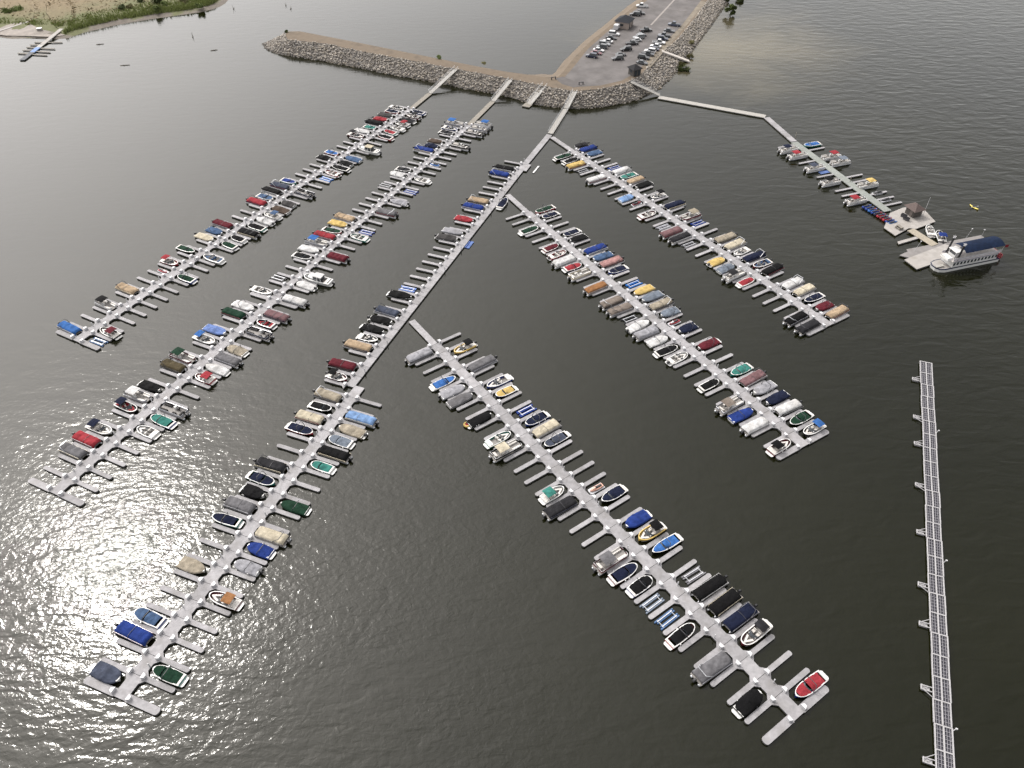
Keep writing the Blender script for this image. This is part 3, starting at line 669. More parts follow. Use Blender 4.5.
for px, py, c, t, s, lab in (
    (788.5, 149.5, 'navy', 'po', -1, 'pontoon with navy canopy, first on left of the rental dock'),
    (797.5, 155.5, 'red', 'po', -1, 'pontoon with red canopy, second on left of the rental dock'),
    (815, 168, 'slate', 'po', -1, 'pontoon with faded blue canopy, third on left of the rental dock'),
    (830.5, 182, 'black', 'po', -1, 'white boat with black canopy on left of the rental dock'),
    (856, 200.5, 'red', 'po', -1, 'pontoon with red canopy beside the row of jet skis'),
    (812, 144, 'blue', 'rc', 1, 'white boat with blue cover, topmost at the rental dock'),
    (831, 156.5, 'red', 'po', 1, 'pontoon with red canopy on right side of the rental dock'),
    (840, 162, 'bluegrey', 'po', 1, 'pontoon with grey canopy on right side of the rental dock'),
    (867.5, 184.5, 'yellow', 'po', 1, 'pontoon with yellow canopy on right side of the rental dock')):
    def bld(o, c=c, t=t):
        if t == 'po': pontoon(o, False, c, L=7.0, seed=SEED, opt='pwhite')
        else: runabout(o, 'two', c, L=6.2, seed=SEED)
    moored('pontoon_boat' if t == 'po' else 'runabout_boat', lab, 'pontoon boat' if t == 'po' else 'boat', px, py, inL if s < 0 else inR, bld)
for px, py, w in ((877.5, 192.5, 'upper'), (885.5, 199.5, 'lower')):
    moored('jet_ski', 'dark jet ski between fingers on right of rental dock, %s of two' % w, 'jet ski', px, py, inR, lambda o: jet_ski(o, 'charcoal', cov='grey'), .5, 'jet skis at the rental dock')
jc = ['royal', 'royal', 'blue', 'royal', 'navy', 'red', 'maroon', 'red', 'royal', 'steel']
for i in range(10):
    px, py = 867 + (893-867)*i/9, 206.2 + (222.5-206.2)*i/9
    moored('jet_ski', '%s jet ski, %s from the top in the close row of rental jet skis' % (WORD[jc[i]], ORD(i+1)), 'jet ski', px, py, inL, lambda o: jet_ski(o, jc[i], dockp=False, cov=jc[(i+3) % 10]), .5, 'rental jet skis in a row')
moored('float_mat', 'lilac swim mat lying beside the rental dock', 'mat', 824.5, 172, inL, lambda o: part('mat', MB().box((0, 0, .12), (3.6, 1.6, .22)), fabric('periwinkle'), o), .2, None)
# platform with hut
def slab(name, label, px, z1=.5, m=None, cat='dock', planks=0):
    pts = [P(x, y, z1) for x, y in px]; c = sum(pts, Vector())/len(pts)
    o = thing(name, label, cat, (c.x, c.y, 0)); poly = [(p.x-c.x, p.y-c.y) for p in pts]
    if sum(poly[i][0]*poly[(i+1) % len(poly)][1]-poly[(i+1) % len(poly)][0]*poly[i][1] for i in range(len(poly))) < 0: poly.reverse()
    part('deck', MB().prism(poly, z1-.2, z1), m or M_dock, o)
    part('float', MB().prism([(x*.96, y*.96) for x, y in poly], -.1, z1-.2), M_float, o); return o
M_plat = mat('platform_concrete', (.27, .255, .24), rough=.8, var=.15, vscale=.8, stain=.18)
slab('hut_platform', 'pale square floating platform carrying the brown roofed hut', [(884, 227.5), (890, 213), (903, 207.5), (921, 206), (935.5, 221.5), (915.5, 229), (909, 228), (895.5, 235.5)], m=M_plat)
plank_walk('plank_bridge', 'tan plank bridge between the hut platform and the big platform', P(910.5, 229.5, .62), P(935, 245, .62), 2.6, 'bridge', rails=False, deckmat=mat('tan_planks', (.26, .23, .18), rough=.8, var=.2), thick=.12)
slab('finger_float', 'lone white finger float beside the plank bridge', [(897.5, 241.5), (917.5, 236), (919.5, 238), (899, 244)], m=M_plat)
slab('finger_float', 'short white float between the two boats by the bridge', [(930.5, 236), (938, 233.5), (939, 235), (931.5, 237.6)], m=M_plat)
slab('landing_platform', 'large grey floating landing platform behind the tour boat', [(899.3, 255.2), (908, 251.3), (906.5, 249.2), (981, 235.2), (987.5, 240), (925, 262)], m=mat('platform_grey', (.17, .16, .155), rough=.8, var=.15, vscale=.8, stain=.2), z1=.5)
slab('landing_platform', 'pale front floating platform alongside the tour boat', [(904.5, 259.5), (945, 244), (968, 251), (933.5, 263.5), (917, 269)], m=M_plat, z1=.62)
def hut():
    c = gp(912.5, 214.5, .5); o = thing('dock_hut', 'small hut with brown hip roof on the pale platform', 'hut', (c.x, c.y, .5), rang)
    w = mat('hut_shaded_interior', (.06, .052, .046), rough=.8, var=.2)  # dark wall colour stands in for the shade inside the open-sided hut
    part('wall', MB().box((0, 0, 1.3), (3.4, 3.0, 2.4)), w, o)
    part('serving_window', MB().box((-1.71, .2, 1.5), (.06, 2.0, 1.0)), M_glass, o)
    part('door', MB().box((.6, -1.52, 1.05), (.95, .06, 2.1)), mat('hut_door', (.12, .1, .09)), o)
    r = mat('hut_roof', (.07, .05, .045), rough=.85, var=.2, vscale=3)
    part('roof', MB().add([(-2.4, -2.2, 2.35), (2.4, -2.2, 2.35), (2.4, 2.2, 2.35), (-2.4, 2.2, 2.35), (-.4, 0, 3.7), (.4, 0, 3.7)], [(0, 1, 5, 4), (1, 2, 5), (2, 3, 4, 5), (3, 0, 4), (3, 2, 1, 0)]), r, o)
    q = MB(); q.tube((1.6, 2.4, 0), (1.6, 2.4, 6.0), .05, 6); part('mast', q, M_box, o)
hut()
for px, py, lab in ((903.5, 217, 'dark cooler chest left of the dock hut'), (906, 220, 'dark crate in front of the dock hut')):
    c = gp(px, py, .5); o = thing('storage_chest', lab, 'chest', (c.x, c.y, .5), rang+.3); part('body', MB().box((0, 0, .4), (1.6, .9, .8)), M_tube, o); part('lid', MB().box((0, 0, .84), (1.7, 1.0, .08)), fabric('charcoal'), o)
c = gp(899, 228.5, .5); o = thing('bench_table', 'grey picnic table on the lower left of the hut platform', 'table', (c.x, c.y, .5), rang)
part('table_top', MB().box((0, 0, .74), (2.0, .8, .06)), M_wood, o)
for s in (-1, 1): part('bench_seat', MB().box((0, s*.75, .45), (2.0, .3, .05)), M_wood, o)
for s in (-1, 1): part('leg', MB().box((s*.7, 0, .36), (.1, 1.5, .7)), M_wood, o)
moored('runabout_boat', 'white runabout between hut platform and small float, upper of two', 'boat', 930, 230.5, rang+2.6, lambda o: runabout(o, 'open', 'none', L=5.6), .6, None)
moored('runabout_boat', 'white runabout with blue canopy next to the big platform', 'boat', 940.5, 236.5, rang+2.6, lambda o: runabout(o, 'open', 'royal', L=5.8), .6, None)
def lamp_post(px, py, h, lab, lean=0):
    c = gp(px, py, .6); o = thing('lamp_post', lab, 'post', (c.x, c.y, .6)); part('pole', MB().tube((0, 0, 0), (lean, 0, h), .05, 6), M_rail, o); part('head', MB().box((lean, 0, h), (.3, .3, .15)), M_box, o)
lamp_post(914.5, 250.5, 3.0, 'thin pole at the left end of the grey platform', .8)
lamp_post(966, 238, 3.0, 'thin pole at the far edge of the grey platform', .6)
lamp_post(981.5, 236.5, 2.2, 'thin pole at the right end of the grey platform')

def tour_boat():
    bow, st = gp(937, 272.5, 0), gp(995.5, 260.5, 0); d = bow-st; L = d.length+.5; W = 4.7
    c = (bow+st)/2; o = thing('tour_boat', 'white double deck tour boat with blue canopy and black smokestacks', 'boat', (c.x, c.y, 0), atan2(d.y, d.x))
    o.location += Vector((-sin(o.rotation_euler.z), cos(o.rotation_euler.z), 0))*(-W/2+.6)
    x0, x1 = -L/2, L/2; b = W/2
    poly = [(x0, -b), (x1-2.2, -b), (x1-.6, -b*.75), (x1, -b*.35), (x1, b*.35), (x1-.6, b*.75), (x1-2.2, b), (x0, b)]
    part('hull', MB().prism(poly, -.2, .9), M_hull, o)
    part('rub_rail', MB().prism([(x*1.006, y*1.02) for x, y in poly], .82, .97), paint('navy'), o)
    part('main_cabin', MB().box(((x0+x1)/2-1.6, 0, 1.95), (L-5.2, W-.5, 2.0)), M_hull, o)
    n = 13; xs0, xs1 = x0+1.4, x1-4.6
    for s in (-1, 1):
        for i in range(n):
            x = xs0 + (xs1-xs0)*i/(n-1); part('window', MB().box((x, s*(b-.235), 2.0), (.62, .05, .85)), M_glass, o)
        part('window', MB().box((0, 0, 0), (.01, .01, .01)), M_glass, o) if False else None
        part('stripe', MB().box(((x0+x1)/2-1.6, s*(b-.24), 2.72), (L-5.3, .06, .16)), paint('royal'), o)
    part('upper_deck', MB().box(((x0+x1)/2-1.3, 0, 3.03), (L-4.4, W, .14)), mat('upper_deck', (.45, .42, .40), var=.15), o)
    for s in (-1, 1):
        q = MB(); xa, xb = x0+.6, x1-3.6
        for zz in (3.55, 4.05): q.tube((xa, s*(b-.1), zz), (xb, s*(b-.1), zz), .04, 5)
        for i in range(14): xx = xa+(xb-xa)*i/13; q.tube((xx, s*(b-.1), 3.1), (xx, s*(b-.1), 4.05), .035, 4)
        part('railing', q, M_hull, o)
        part('rail_cloth', MB().box(((xa+xb)/2, s*(b-.14), 3.5), (xb-xa, .03, .7)), mat('rail_cloth', (.42, .40, .44), var=.2), o)
    cx0, cx1 = x0+.3, x1-6.6
    def fn(a, q): s = 2*q-1; return (cx0+(cx1-cx0)*a, s*(b+.1), 5.3+.75*(1-s*s) + .03*fbm(a*9, s*3))
    part('canopy', MB().grid(fn, 12, 14), fabric('tourblue'), o, True)
    q = MB()
    for i in range(6):
        xx = cx0+.2+(cx1-cx0-.4)*i/5
        for s in (-1, 1): q.tube((xx, s*(b-.1), 3.1), (xx, s*(b-.05), 5.35), .04, 5)
    part('canopy_post', q, M_hull, o)
    part('pilot_house', MB().box((x1-5.6, 0, 4.1), (2.0, 2.4, 2.1), taper=.94), M_hull, o)
    part('pilot_window', MB().box((x1-4.6, 0, 4.55), (.06, 2.0, .75)), M_glass, o)
    part('pilot_roof', MB().box((x1-5.6, 0, 5.2), (2.5, 2.9, .14)), M_hull, o)
    part('fore_cabin', MB().box((x1-3.3, 0, 3.35), (1.8, 3.0, .6), taper=.85), M_hull, o)
    for s in (-1, 1):
        st_ = MB(); st_.tube((x1-4.9, s*(b-.35), 3.1), (x1-5.3, s*(b-.35), 7.8), .27, 10); stk = part('smokestack', st_, M_motor, o)
        cap = MB()
        for k in range(8): cap.tube((x1-5.3, s*(b-.35), 7.75), (x1-5.3+.42*cos(k*pi/4), s*(b-.35)+.42*sin(k*pi/4), 8.25), .05, 4)
        cap.tube((x1-5.3, s*(b-.35), 7.7), (x1-5.32, s*(b-.35), 7.9), .3, 10); part('stack_crown', cap, M_box, stk)
    w = MB()
    for k in range(10): a = k*pi/5; w.box((x0-.8+.75*cos(a), 0, 1.0+.75*sin(a)), (.16, W-1.2, .3))
    for s in (-1, 0, 1):
        for k in range(5): a = k*pi/5; w.tube((x0-.8-.8*cos(a), s*1.7, 1-.8*sin(a)), (x0-.8+.8*cos(a), s*1.7, 1+.8*sin(a)), .05, 4)
    part('paddle_wheel', w, paint('red'), o)
    fl = MB(); fl.add([(x0-.2, b-.3, 4.4), (x0-1.3, b-.25, 4.2), (x0-1.3, b-.2, 5.1), (x0-.2, b-.3, 5.2)], [(0, 1, 2, 3)]); part('flag', fl, fabric('red'), o)
    part('fore_deck', MB().prism([(x1-4, -b+.3), (x1-2.2, -b+.3), (x1-.8, -b*.7), (x1-.25, -b*.3), (x1-.25, b*.3), (x1-.8, b*.7), (x1-2.2, b-.3), (x1-4, b-.3)], .9, 1.0), M_plat, o)
    part('bow_ramp', MB().box((x1-1.2, .8, 1.35), (2.6, .9, .1)), M_gang, o)
HEX['tourblue'] = '#182c4c'
tour_boat()
def kayak():
    c = gp(974, 207.5, .1); o = thing('kayak', 'small yellow kayak alone on open water near the tour boat', 'kayak', (c.x, c.y, 0), radians(-66))
    r = []
    for t in (0, .08, .25, .5, .75, .92, 1): w = .44*max(.05, sin(pi*clamp(t, .02, .98)))**.7; x = -1.6+3.2*t; r.append([(x, w*cos(a*pi/4), .14+(.18 if abs(t-.5) > .4 else .08)*sin(a*pi/4) + .1*abs(2*t-1)**2) for a in range(8)])
    part('hull', MB().loft(r), paint('kayak'), o, True)
    part('seat', MB().box((-.2, 0, .3), (.7, .42, .12)), M_motor, o)
    part('paddle', MB().tube((0, -1.1, .5), (.25, 1.1, .42), .02, 5).box((-.02, -1.2, .5), (.12, .4, .02)).box((.27, 1.2, .42), (.12, .4, .02)), M_box, o)
HEX['kayak'] = '#e6cf3a'
kayak()
# loose things round the third dock
R = ROWS['C']
moored('runabout_boat', 'white runabout with navy covers tied alongside the third dock walkway', 'boat', 502.8, 203, R.a, lambda o: runabout(o, 'two', 'navy', L=6.2), .6, None)
moored('swim_mat', 'bright blue floating mat on the right side of the third dock', 'mat', 468.3, 244.4, R.a, lambda o: (part('mat', MB().box((0, 0, .12), (3.6, 2.0, .24)), fabric('periwinkle'), o), part('ridge', MB().box((0, 0, .27), (3.4, .2, .08)), fabric('royal'), o)), .2, None)
moored('tender_float', 'small pale side float on the right of the third dock walkway', 'float', 527.3, 167.8, R.a, lambda o: (part('deck', MB().box((0, 0, .38), (4.6, 1.0, .16)), M_dock, o), part('float', MB().box((0, 0, .12), (4.3, .8, .34)), M_float, o)), .4, None)
moored('drifting_float', 'thin white float drifting loose right of the third dock walkway', 'float', 536, 169.4, R.a-.02, lambda o: (part('deck', MB().box((0, 0, .16), (5.0, .5, .14)), M_hull, o), part('float', MB().box((0, 0, .02), (4.8, .4, .14)), M_float, o)), .2, None)

# ------------------------------------------------------------------ breakwater and parking lot
def extrap(a, b, dist): d = (b-a).normalized(); return b + d*dist
FRONT = [((285, 35.5), (262.5, 44)), ((287.5, 39.5), (266, 49.5)), ((296, 40.5), (278, 54)), ((325, 43.5), (315, 60)), ((350, 49), (346, 65.5)), ((375, 54), (373, 71)), ((400, 58.5), (401, 77)), ((425, 63), (427, 81)), ((462, 70), (466, 89)),
         ((506, 78), (501, 95)), ((530, 83), (526, 102.5)), ((552, 87.5), (551, 107)), ((575, 91), (577, 109)), ((600, 89), (606, 107)), ((625, 83.5), (636, 100.5)), ((640, 75.5), (658, 91)), ((650, 65), (671, 79)),
         ((660, 53), (684, 63)), ((675, 42), (697, 45)), ((690, 25), (711, 26)), ((707, 2), (729, 0))]
BACK = [((287, 31.5), None), ((300, 31.3), None), ((350, 41), None), ((400, 51), None), ((440, 59), None), ((475, 66), None), ((505, 71.5), None), ((545, 77), (545, 73.5)), ((558, 77), (552, 74)),
        ((563, 72), (555, 71.5)), ((572, 60), (565, 59)), ((588, 43.5), (582, 42)), ((606, 29), (600, 27.5)), ((622, 16), (617, 14)), ((640, 2), (635, 0))]
fc = [gp(*a, CR) for a, b in FRONT]; ft = [gp(*b, 0) for a, b in FRONT]
bc = [gp(*a, CR) for a, b in BACK]
bt = []
for i, (a, b) in enumerate(BACK):
    if b: bt.append(gp(*b, 0))
    else:
        t = (bc[min(i+1, len(bc)-1)] - bc[max(i-1, 0)]).normalized(); q = bc[i] + Vector((-t.y, t.x, 0))*8.5; q.z = 0; bt.append(q)
for lst, ref in ((fc, 0), (ft, 1), (bc, 2), (bt, 3)): lst.append(extrap(lst[-2], lst[-1], 260)); lst[-1].z = lst[-2].z
def bank(name, crest, toe, m, mmax=6, seg=4.0, outward=1):
    """sloping bank from crest line down to below the water line"""
    mb = MB(); rows = []
    for i in range(len(crest)-1):
        n = max(1, int((crest[i+1]-crest[i]).length/seg))
        for k in range(n): f = k/n; rows.append((crest[i].lerp(crest[i+1], f), toe[i].lerp(toe[i+1], f)))
    rows.append((crest[-1], toe[-1])); vs = []; fs = []; K = mmax
    for a, b in rows:
        for j in range(K+1):
            t = j/K*1.25; p = a + (b-a)*t; p.z -= .25 if 0 < j else .05; vs.append(tuple(p + Vector((0, 0, .22*fbm(p.x*.3, p.y*.3, 3) if j else 0))))
    for i in range(len(rows)-1):
        for j in range(K): a = i*(K+1)+j; fs.append((a, a+1, a+K+2, a+K+1))
    mb.add(vs, fs); return kind(link(name, mb.mesh(name, m, True)), 'structure'), rows
M_dirt = mat('bank_dirt', (.12, .092, .064), rough=.95, var=.3, vscale=.35, stain=.3, bump=.4, bscale=2)
M_bankrock = mat('bank_rubble', (.11, .10, .09), rough=.95, var=.4, vscale=1.5, bump=.6, bscale=2)
_, frows = bank('breakwater_front_bank', fc, ft, M_bankrock)
_, brows = bank('breakwater_back_bank', bc, bt, M_dirt)
_, trows = bank('breakwater_tip_bank', [bc[0], fc[0]], [bt[0]+Vector((-6, -4, 0)), ft[0]], M_bankrock)
loop = fc + list(reversed(bc))
def fill(name, pts, m, z=None):
    mb = MB(); mb.add([(p.x, p.y, p.z if z is None else z) for p in pts], [tuple(range(len(pts)))])
    me = mb.mesh(name, m)
    import bmesh
    bm = bmesh.new(); bm.from_mesh(me); bmesh.ops.triangulate(bm, faces=bm.faces[:]); 
    for f in bm.faces:
        if f.normal.z < 0: f.normal_flip()
    bm.to_mesh(me); bm.free(); return kind(link(name, me), 'structure')
fill('breakwater_top', loop, M_dirt)
PARK = [(566, 75.5), (572, 69), (588, 49), (606, 33), (626, 17), (645, 2)]
park = [gp(x, y, CR+.02) for x, y in PARK]; park.append(extrap(park[-2], park[-1], 240))
pr = [gp(x, y, CR+.02) for x, y in [(560, 82), (575, 87), (600, 85.5), (622, 80.5), (636, 72.5), (645, 63), (656, 50.5), (669, 38.5), (682, 25), (699, 3)]]
pr.append(extrap(pr[-2], pr[-1], 240))
M_asph = mat('asphalt', (.10, .092, .09), rough=.9, var=.3, vscale=.16, stain=.3, bump=.15, bscale=5)
fill('parking_lot', park + list(reversed(pr)), M_asph)
sh = [gp(x, y, CR+.03) for x, y in [(555, 78.5), (563, 76.5), (572, 80), (584, 84.5), (574, 87.5), (562, 84)]]
fill('dark_apron', sh, mat('apron_asphalt', (.075, .068, .066), rough=.9, var=.15, vscale=.5))
# painted line and wheel-worn lane edge
M_line = mat('faded_line', (.22, .2, .185), rough=.9, var=.25, vscale=1.5)
def strip(name, a, b, w, m, z=.03):
    d = (b-a).normalized(); v = Vector((-d.y, d.x, 0))*w/2; q = MB(); q.add([tuple(a-v+Vector((0, 0, z))), tuple(b-v+Vector((0, 0, z))), tuple(b+v+Vector((0, 0, z))), tuple(a+v+Vector((0, 0, z)))], [(0, 1, 2, 3)]); return kind(link(name, q.mesh(name, m)), 'structure')
strip('lane_line', gp(651, 25, CR), gp(676, -2, CR), .8, M_line)
strip('gravel_verge', gp(646, 67, CR), gp(703, 1.5, CR), 3.4, mat('sandy_verge', (.15, .128, .098), rough=.95, var=.3, vscale=.4, bump=.4, bscale=3), .012)
M_conc = mat('concrete', (.42, .39, .36), rough=.85, var=.15, vscale=1)
a, b = gp(662, 51.5, CR), gp(689.5, 61.5, 0)
plank_walk('boat_ramp', 'concrete ramp strip running down the stone bank right of the cars', a+Vector((0, 0, .35)), b+Vector((0, 0, .25)), 2.6, 'ramp', rails=False, deckmat=M_conc, thick=.5)
# riprap stones: random lumps all over the front and tip banks
def rock_material():
    m = bpy.data.materials.new('riprap_stone'); m.use_nodes = True; N, L = m.node_tree.nodes, m.node_tree.links; b = N['Principled BSDF']; b.inputs['Roughness'].default_value = .92
    at = N.new('ShaderNodeAttribute'); at.attribute_name = 'tone'; g = N.new('ShaderNodeNewGeometry')
    nz = N.new('ShaderNodeTexNoise'); nz.inputs['Scale'].default_value = 2.2; nz.inputs['Detail'].default_value = 4; L.new(g.outputs['Position'], nz.inputs['Vector'])
    mr = N.new('ShaderNodeMapRange'); mr.inputs[3].default_value = .72; mr.inputs[4].default_value = 1.2; L.new(nz.outputs['Fac'], mr.inputs[0])
    mx = N.new('ShaderNodeMix'); mx.data_type = 'RGBA'; mx.blend_type = 'MULTIPLY'; mx.inputs[0].default_value = 1; L.new(at.outputs['Color'], mx.inputs[6]); L.new(mr.outputs[0], mx.inputs[7]); L.new(mx.outputs[2], b.inputs['Base Color']); return m
PHI = (1+5**.5)/2
ICO = [Vector(p).normalized() for p in ((-1, PHI, 0), (1, PHI, 0), (-1, -PHI, 0), (1, -PHI, 0), (0, -1, PHI), (0, 1, PHI), (0, -1, -PHI), (0, 1, -PHI), (PHI, 0, -1), (PHI, 0, 1), (-PHI, 0, -1), (-PHI, 0, 1))]
ICF = [(0,11,5),(0,5,1),(0,1,7),(0,7,10),(0,10,11),(1,5,9),(5,11,4),(11,10,2),(10,7,6),(7,1,8),(3,9,4),(3,4,2),(3,2,6),(3,6,8),(3,8,9),(4,9,5),(2,4,11),(6,2,10),(8,6,7),(9,8,1)]
def riprap():
    random.seed(3); mb = MB(); tones = []
    def stone(p, s):
        q = Vector((rnd(.75, 1.25), rnd(.75, 1.25), rnd(.55, .9)))*s; a = rnd(0, pi); ca, sa = cos(a), sin(a); vs = []
        for v in ICO:
            k = rnd(.78, 1.18); x, y, z = v.x*q.x*k, v.y*q.y*k, v.z*q.z*k; vs.append((p.x+x*ca-y*sa, p.y+x*sa+y*ca, p.z+z))
        mb.add(vs, ICF); t = rnd(.6, 1.35); w = rnd(-.02, .03)
        if random.random() < .08: t *= .5
        if p.z < .45: t *= .5
        tones.extend([(.29*t+w, .265*t+w*.6, .235*t, 1)]*12)
    for rows, dens in ((frows, 3.3), (trows, 3.3)):
        for (a, b), (a2, b2) in zip(rows, rows[1:]):
            seg = ((a2-a).length + (b2-b).length)/2; w = (b-a).length
            if a.y > 520: continue
            for k in range(int(seg*w*dens)+1):
                f, t = random.random(), random.random()*1.08-.02; p = a.lerp(a2, f) + (b.lerp(b2, f)-a.lerp(a2, f))*t; p.z += rnd(-.25, .2); stone(p, rnd(.18, .40)*(1.5 if random.random() < .06 else 1))
    for i in range(7):                                   # scattered along the dirt crest
        pass
    me = mb.mesh('riprap_stones', rock_material()); at = me.color_attributes.new('tone', 'FLOAT_COLOR', 'POINT'); at.data.foreach_set('color', [c for t in tones for c in t])
    kind(link('riprap_stones', me), 'stuff')
riprap()

# ------------------------------------------------------------------ parked cars
def car(o, col, typ):
    L, W = (5.4, 2.0) if typ == 'pickup' else ((4.8, 1.92) if typ == 'suv' else (4.6, 1.82)); h = {'suv': .95, 'pickup': .98, 'car': .78}[typ]; top = {'suv': 1.75, 'pickup': 1.82, 'car': 1.45}[typ]
    w = W/2; r = []
    for x, z0, z1, k in ((-L/2, .45, h-.1, .9), (-L/2+.15, .3, h, .98), (-L*.2, .25, h+.02, 1), (L*.2, .25, h, 1), (L*.38, .28, h-.12, .98), (L/2-.12, .32, h-.22, .93), (L/2, .42, h-.32, .85)):
        r.append([(x, -w*k, z0), (x, w*k, z0), (x, w*k, (z0+z1)/2+.08), (x, w*k*.95, z1), (x, -w*k*.95, z1), (x, -w*k, (z0+z1)/2+.08)])
    part('body', MB().loft(r), paint(col), o)
    xa, xb, ya, yb = {'suv': (-L*.47, L*.22, -L*.42, L*.08), 'car': (-L*.36, L*.22, -L*.22, L*.06), 'pickup': (-L*.12, L*.26, -L*.08, L*.14)}[typ]
    part('windows', MB().loft([[(xa, -w*.93, h-.02), (xa, w*.93, h-.02), (xb, w*.9, h-.02), (xb, -w*.9, h-.02)], [(ya, -w*.76, top-.05), (ya, w*.76, top-.05), (yb, w*.74, top-.05), (yb, -w*.74, top-.05)]]), M_glass, o)
    part('roof', MB().box(((ya+yb)/2, 0, top-.02), (yb-ya+.1, w*1.56, .09), taper=.95), paint(col), o)
    if typ == 'pickup': part('cargo_bed', MB().box((-L*.31, 0, h+.015), (L*.34, W*.8, .05)), M_motor, o)
    for x in (-L*.3, L*.31):
        for s in (-1, 1):
            wh = part('wheel', MB().tube((x, s*(w-.24), .33), (x, s*(w+.01), .33), .34, 12), M_rubber, o); part('rim', MB().tube((x, s*(w-.1), .33), (x, s*(w+.025), .33), .2, 8), M_alu, wh)
    for s in (-1, 1):
        part('headlight', MB().box((L/2-.04, s*w*.6, h-.36), (.12, .36, .14)), M_box, o); part('taillight', MB().box((-L/2+.02, s*w*.72, h-.22), (.1, .24, .2)), paint('red'), o)
HEX.update(carsilver='#8f9296', cargrey='#55585c')
WORD.update(carsilver='silver', cargrey='grey')
ledge = atan2((gp(622, 16, CR)-gp(572, 60, CR)).y, (gp(622, 16, CR)-gp(572, 60, CR)).x); redge = atan2((gp(690, 25, CR)-gp(660, 53, CR)).y, (gp(690, 25, CR)-gp(660, 53, CR)).x)
AISLE = {'l': 'row by the left water edge', 'm': 'middle row of the lot', 'r': 'row by the right stone bank', 'u': 'group beyond the dark roofed building'}
CARS = [('l', 591.6, 56, 'navy', 'suv'), ('l', 596.3, 53, 'maroon', 'car'), ('l', 598.6, 50, 'white', 'car'), ('l', 601.8, 47, 'cargrey', 'suv'), ('l', 604.5, 44.2, 'carsilver', 'suv'), ('l', 607.5, 41.2, 'white', 'car'), ('l', 611.3, 37.8, 'black', 'car'), ('l', 614, 34, 'white', 'suv'),
        ('u', 635, 14.5, 'charcoal', 'suv'), ('u', 638.8, 13, 'black', 'pickup'), ('u', 642, 6, 'white', 'pickup'),
        ('m', 617.5, 58.4, 'charcoal', 'suv'), ('m', 620.6, 54.6, 'black', 'car'), ('m', 626, 49.2, 'black', 'suv'), ('m', 631.8, 43.4, 'charcoal', 'pickup'), ('m', 636, 40.2, 'white', 'car'), ('m', 638.6, 37.3, 'carsilver', 'suv'), ('m', 641, 35, 'cargrey', 'car'), ('m', 645.7, 30.3, 'black', 'pickup'),
        ('r', 642, 62.7, 'cargrey', 'car'), ('r', 643.6, 57.6, 'charcoal', 'suv'), ('r', 647.6, 54, 'cargrey', 'pickup'), ('r', 650, 51.2, 'white', 'suv'), ('r', 653.6, 49, 'navy', 'car'), ('r', 655.6, 46, 'white', 'car'), ('r', 658.8, 42.4, 'white', 'pickup'), ('r', 662.6, 38.8, 'navy', 'suv'), ('r', 664.2, 35.6, 'cargrey', 'pickup'), ('r', 669.3, 30.6, 'cargrey', 'car'), ('r', 674.3, 24.6, 'slate', 'pickup')]
cnt = {}
for a_, px, py, c, t in CARS:
    cnt[a_] = cnt.get(a_, 0)+1; random.seed(int(px*10))
    p = gp(px, py, CR+.5); ang = {'l': ledge-pi/2+.1, 'm': radians(12), 'r': redge+pi/2+.15, 'u': ledge-pi/2+.25}[a_] + (pi if random.random() < .5 else 0) + rnd(-.06, .06)
    tw = {'suv': 'sport utility vehicle', 'pickup': 'pickup truck', 'car': 'sedan car'}[t]
    o = thing('parked_car' if t != 'pickup' else 'pickup_truck', '%s %s, %s from the near end, %s' % (WORD[c], tw, ORD(cnt[a_]), AISLE[a_]), 'truck' if t == 'pickup' else 'car', (p.x, p.y, CR+.025), ang, 'vehicles parked on the breakwater lot')
    car(o, c, t)
def building(px, py, w, d, hh, rh, rz, lab, wallc, roofc, hip):
    c = gp(px, py, CR); o = thing('lot_building', lab, 'building', (c.x, c.y, CR), rz)
    wm_ = mat('wall_%s' % lab[:9], wallc, rough=.85, var=.15); rm = mat('roof_%s' % lab[:9], roofc, rough=.9, var=.2, vscale=2, spec=.15)
    part('wall', MB().box((0, 0, hh/2), (w, d, hh)), wm_, o); e = .6; k = hip*w/2
    part('roof', MB().add([(-w/2-e, -d/2-e, hh), (w/2+e, -d/2-e, hh), (w/2+e, d/2+e, hh), (-w/2-e, d/2+e, hh), (-w/2+k, 0, hh+rh), (w/2-k, 0, hh+rh)], [(0, 1, 5, 4), (1, 2, 5), (2, 3, 4, 5), (3, 0, 4), (3, 2, 1, 0)]), rm, o)
    part('door', MB().box((-w*.2, -d/2-.03, 1.05), (1.0, .08, 2.1)), M_glass, o); part('door', MB().box((w*.25, -d/2-.03, 1.05), (1.0, .08, 2.1)), M_glass, o)
    part('window', MB().box((-w/2-.03, 0, 1.6), (.08, 1.4, .9)), M_glass, o); return o
building(624, 26.5, 6.5, 6.0, 2.8, 1.9, ledge, 'restroom building with dark slate hip roof by the left lot edge', (.30, .25, .22), (.026, .028, .033), .75)
building(634.3, 74.5, 3.4, 3.4, 2.6, 1.5, .5, 'tiny dark kiosk with pyramid roof at the near lot corner', (.06, .055, .05), (.024, .024, .026), 1.0)
c = gp(616.5, 29.5, CR); o = thing('utility_trailer', 'small white box trailer left of the dark roofed building', 'trailer', (c.x, c.y, CR), ledge)
part('body', MB().box((0, 0, 1.3), (3.2, 1.9, 1.8)), M_box, o)
for s in (-1, 1): part('wheel', MB().tube((0, s*.8, .35), (0, s*1.0, .35), .35, 10), M_rubber, o)
part('hitch', MB().box((2.0, 0, .5), (1.0, .1, .1)), M_tube, o)
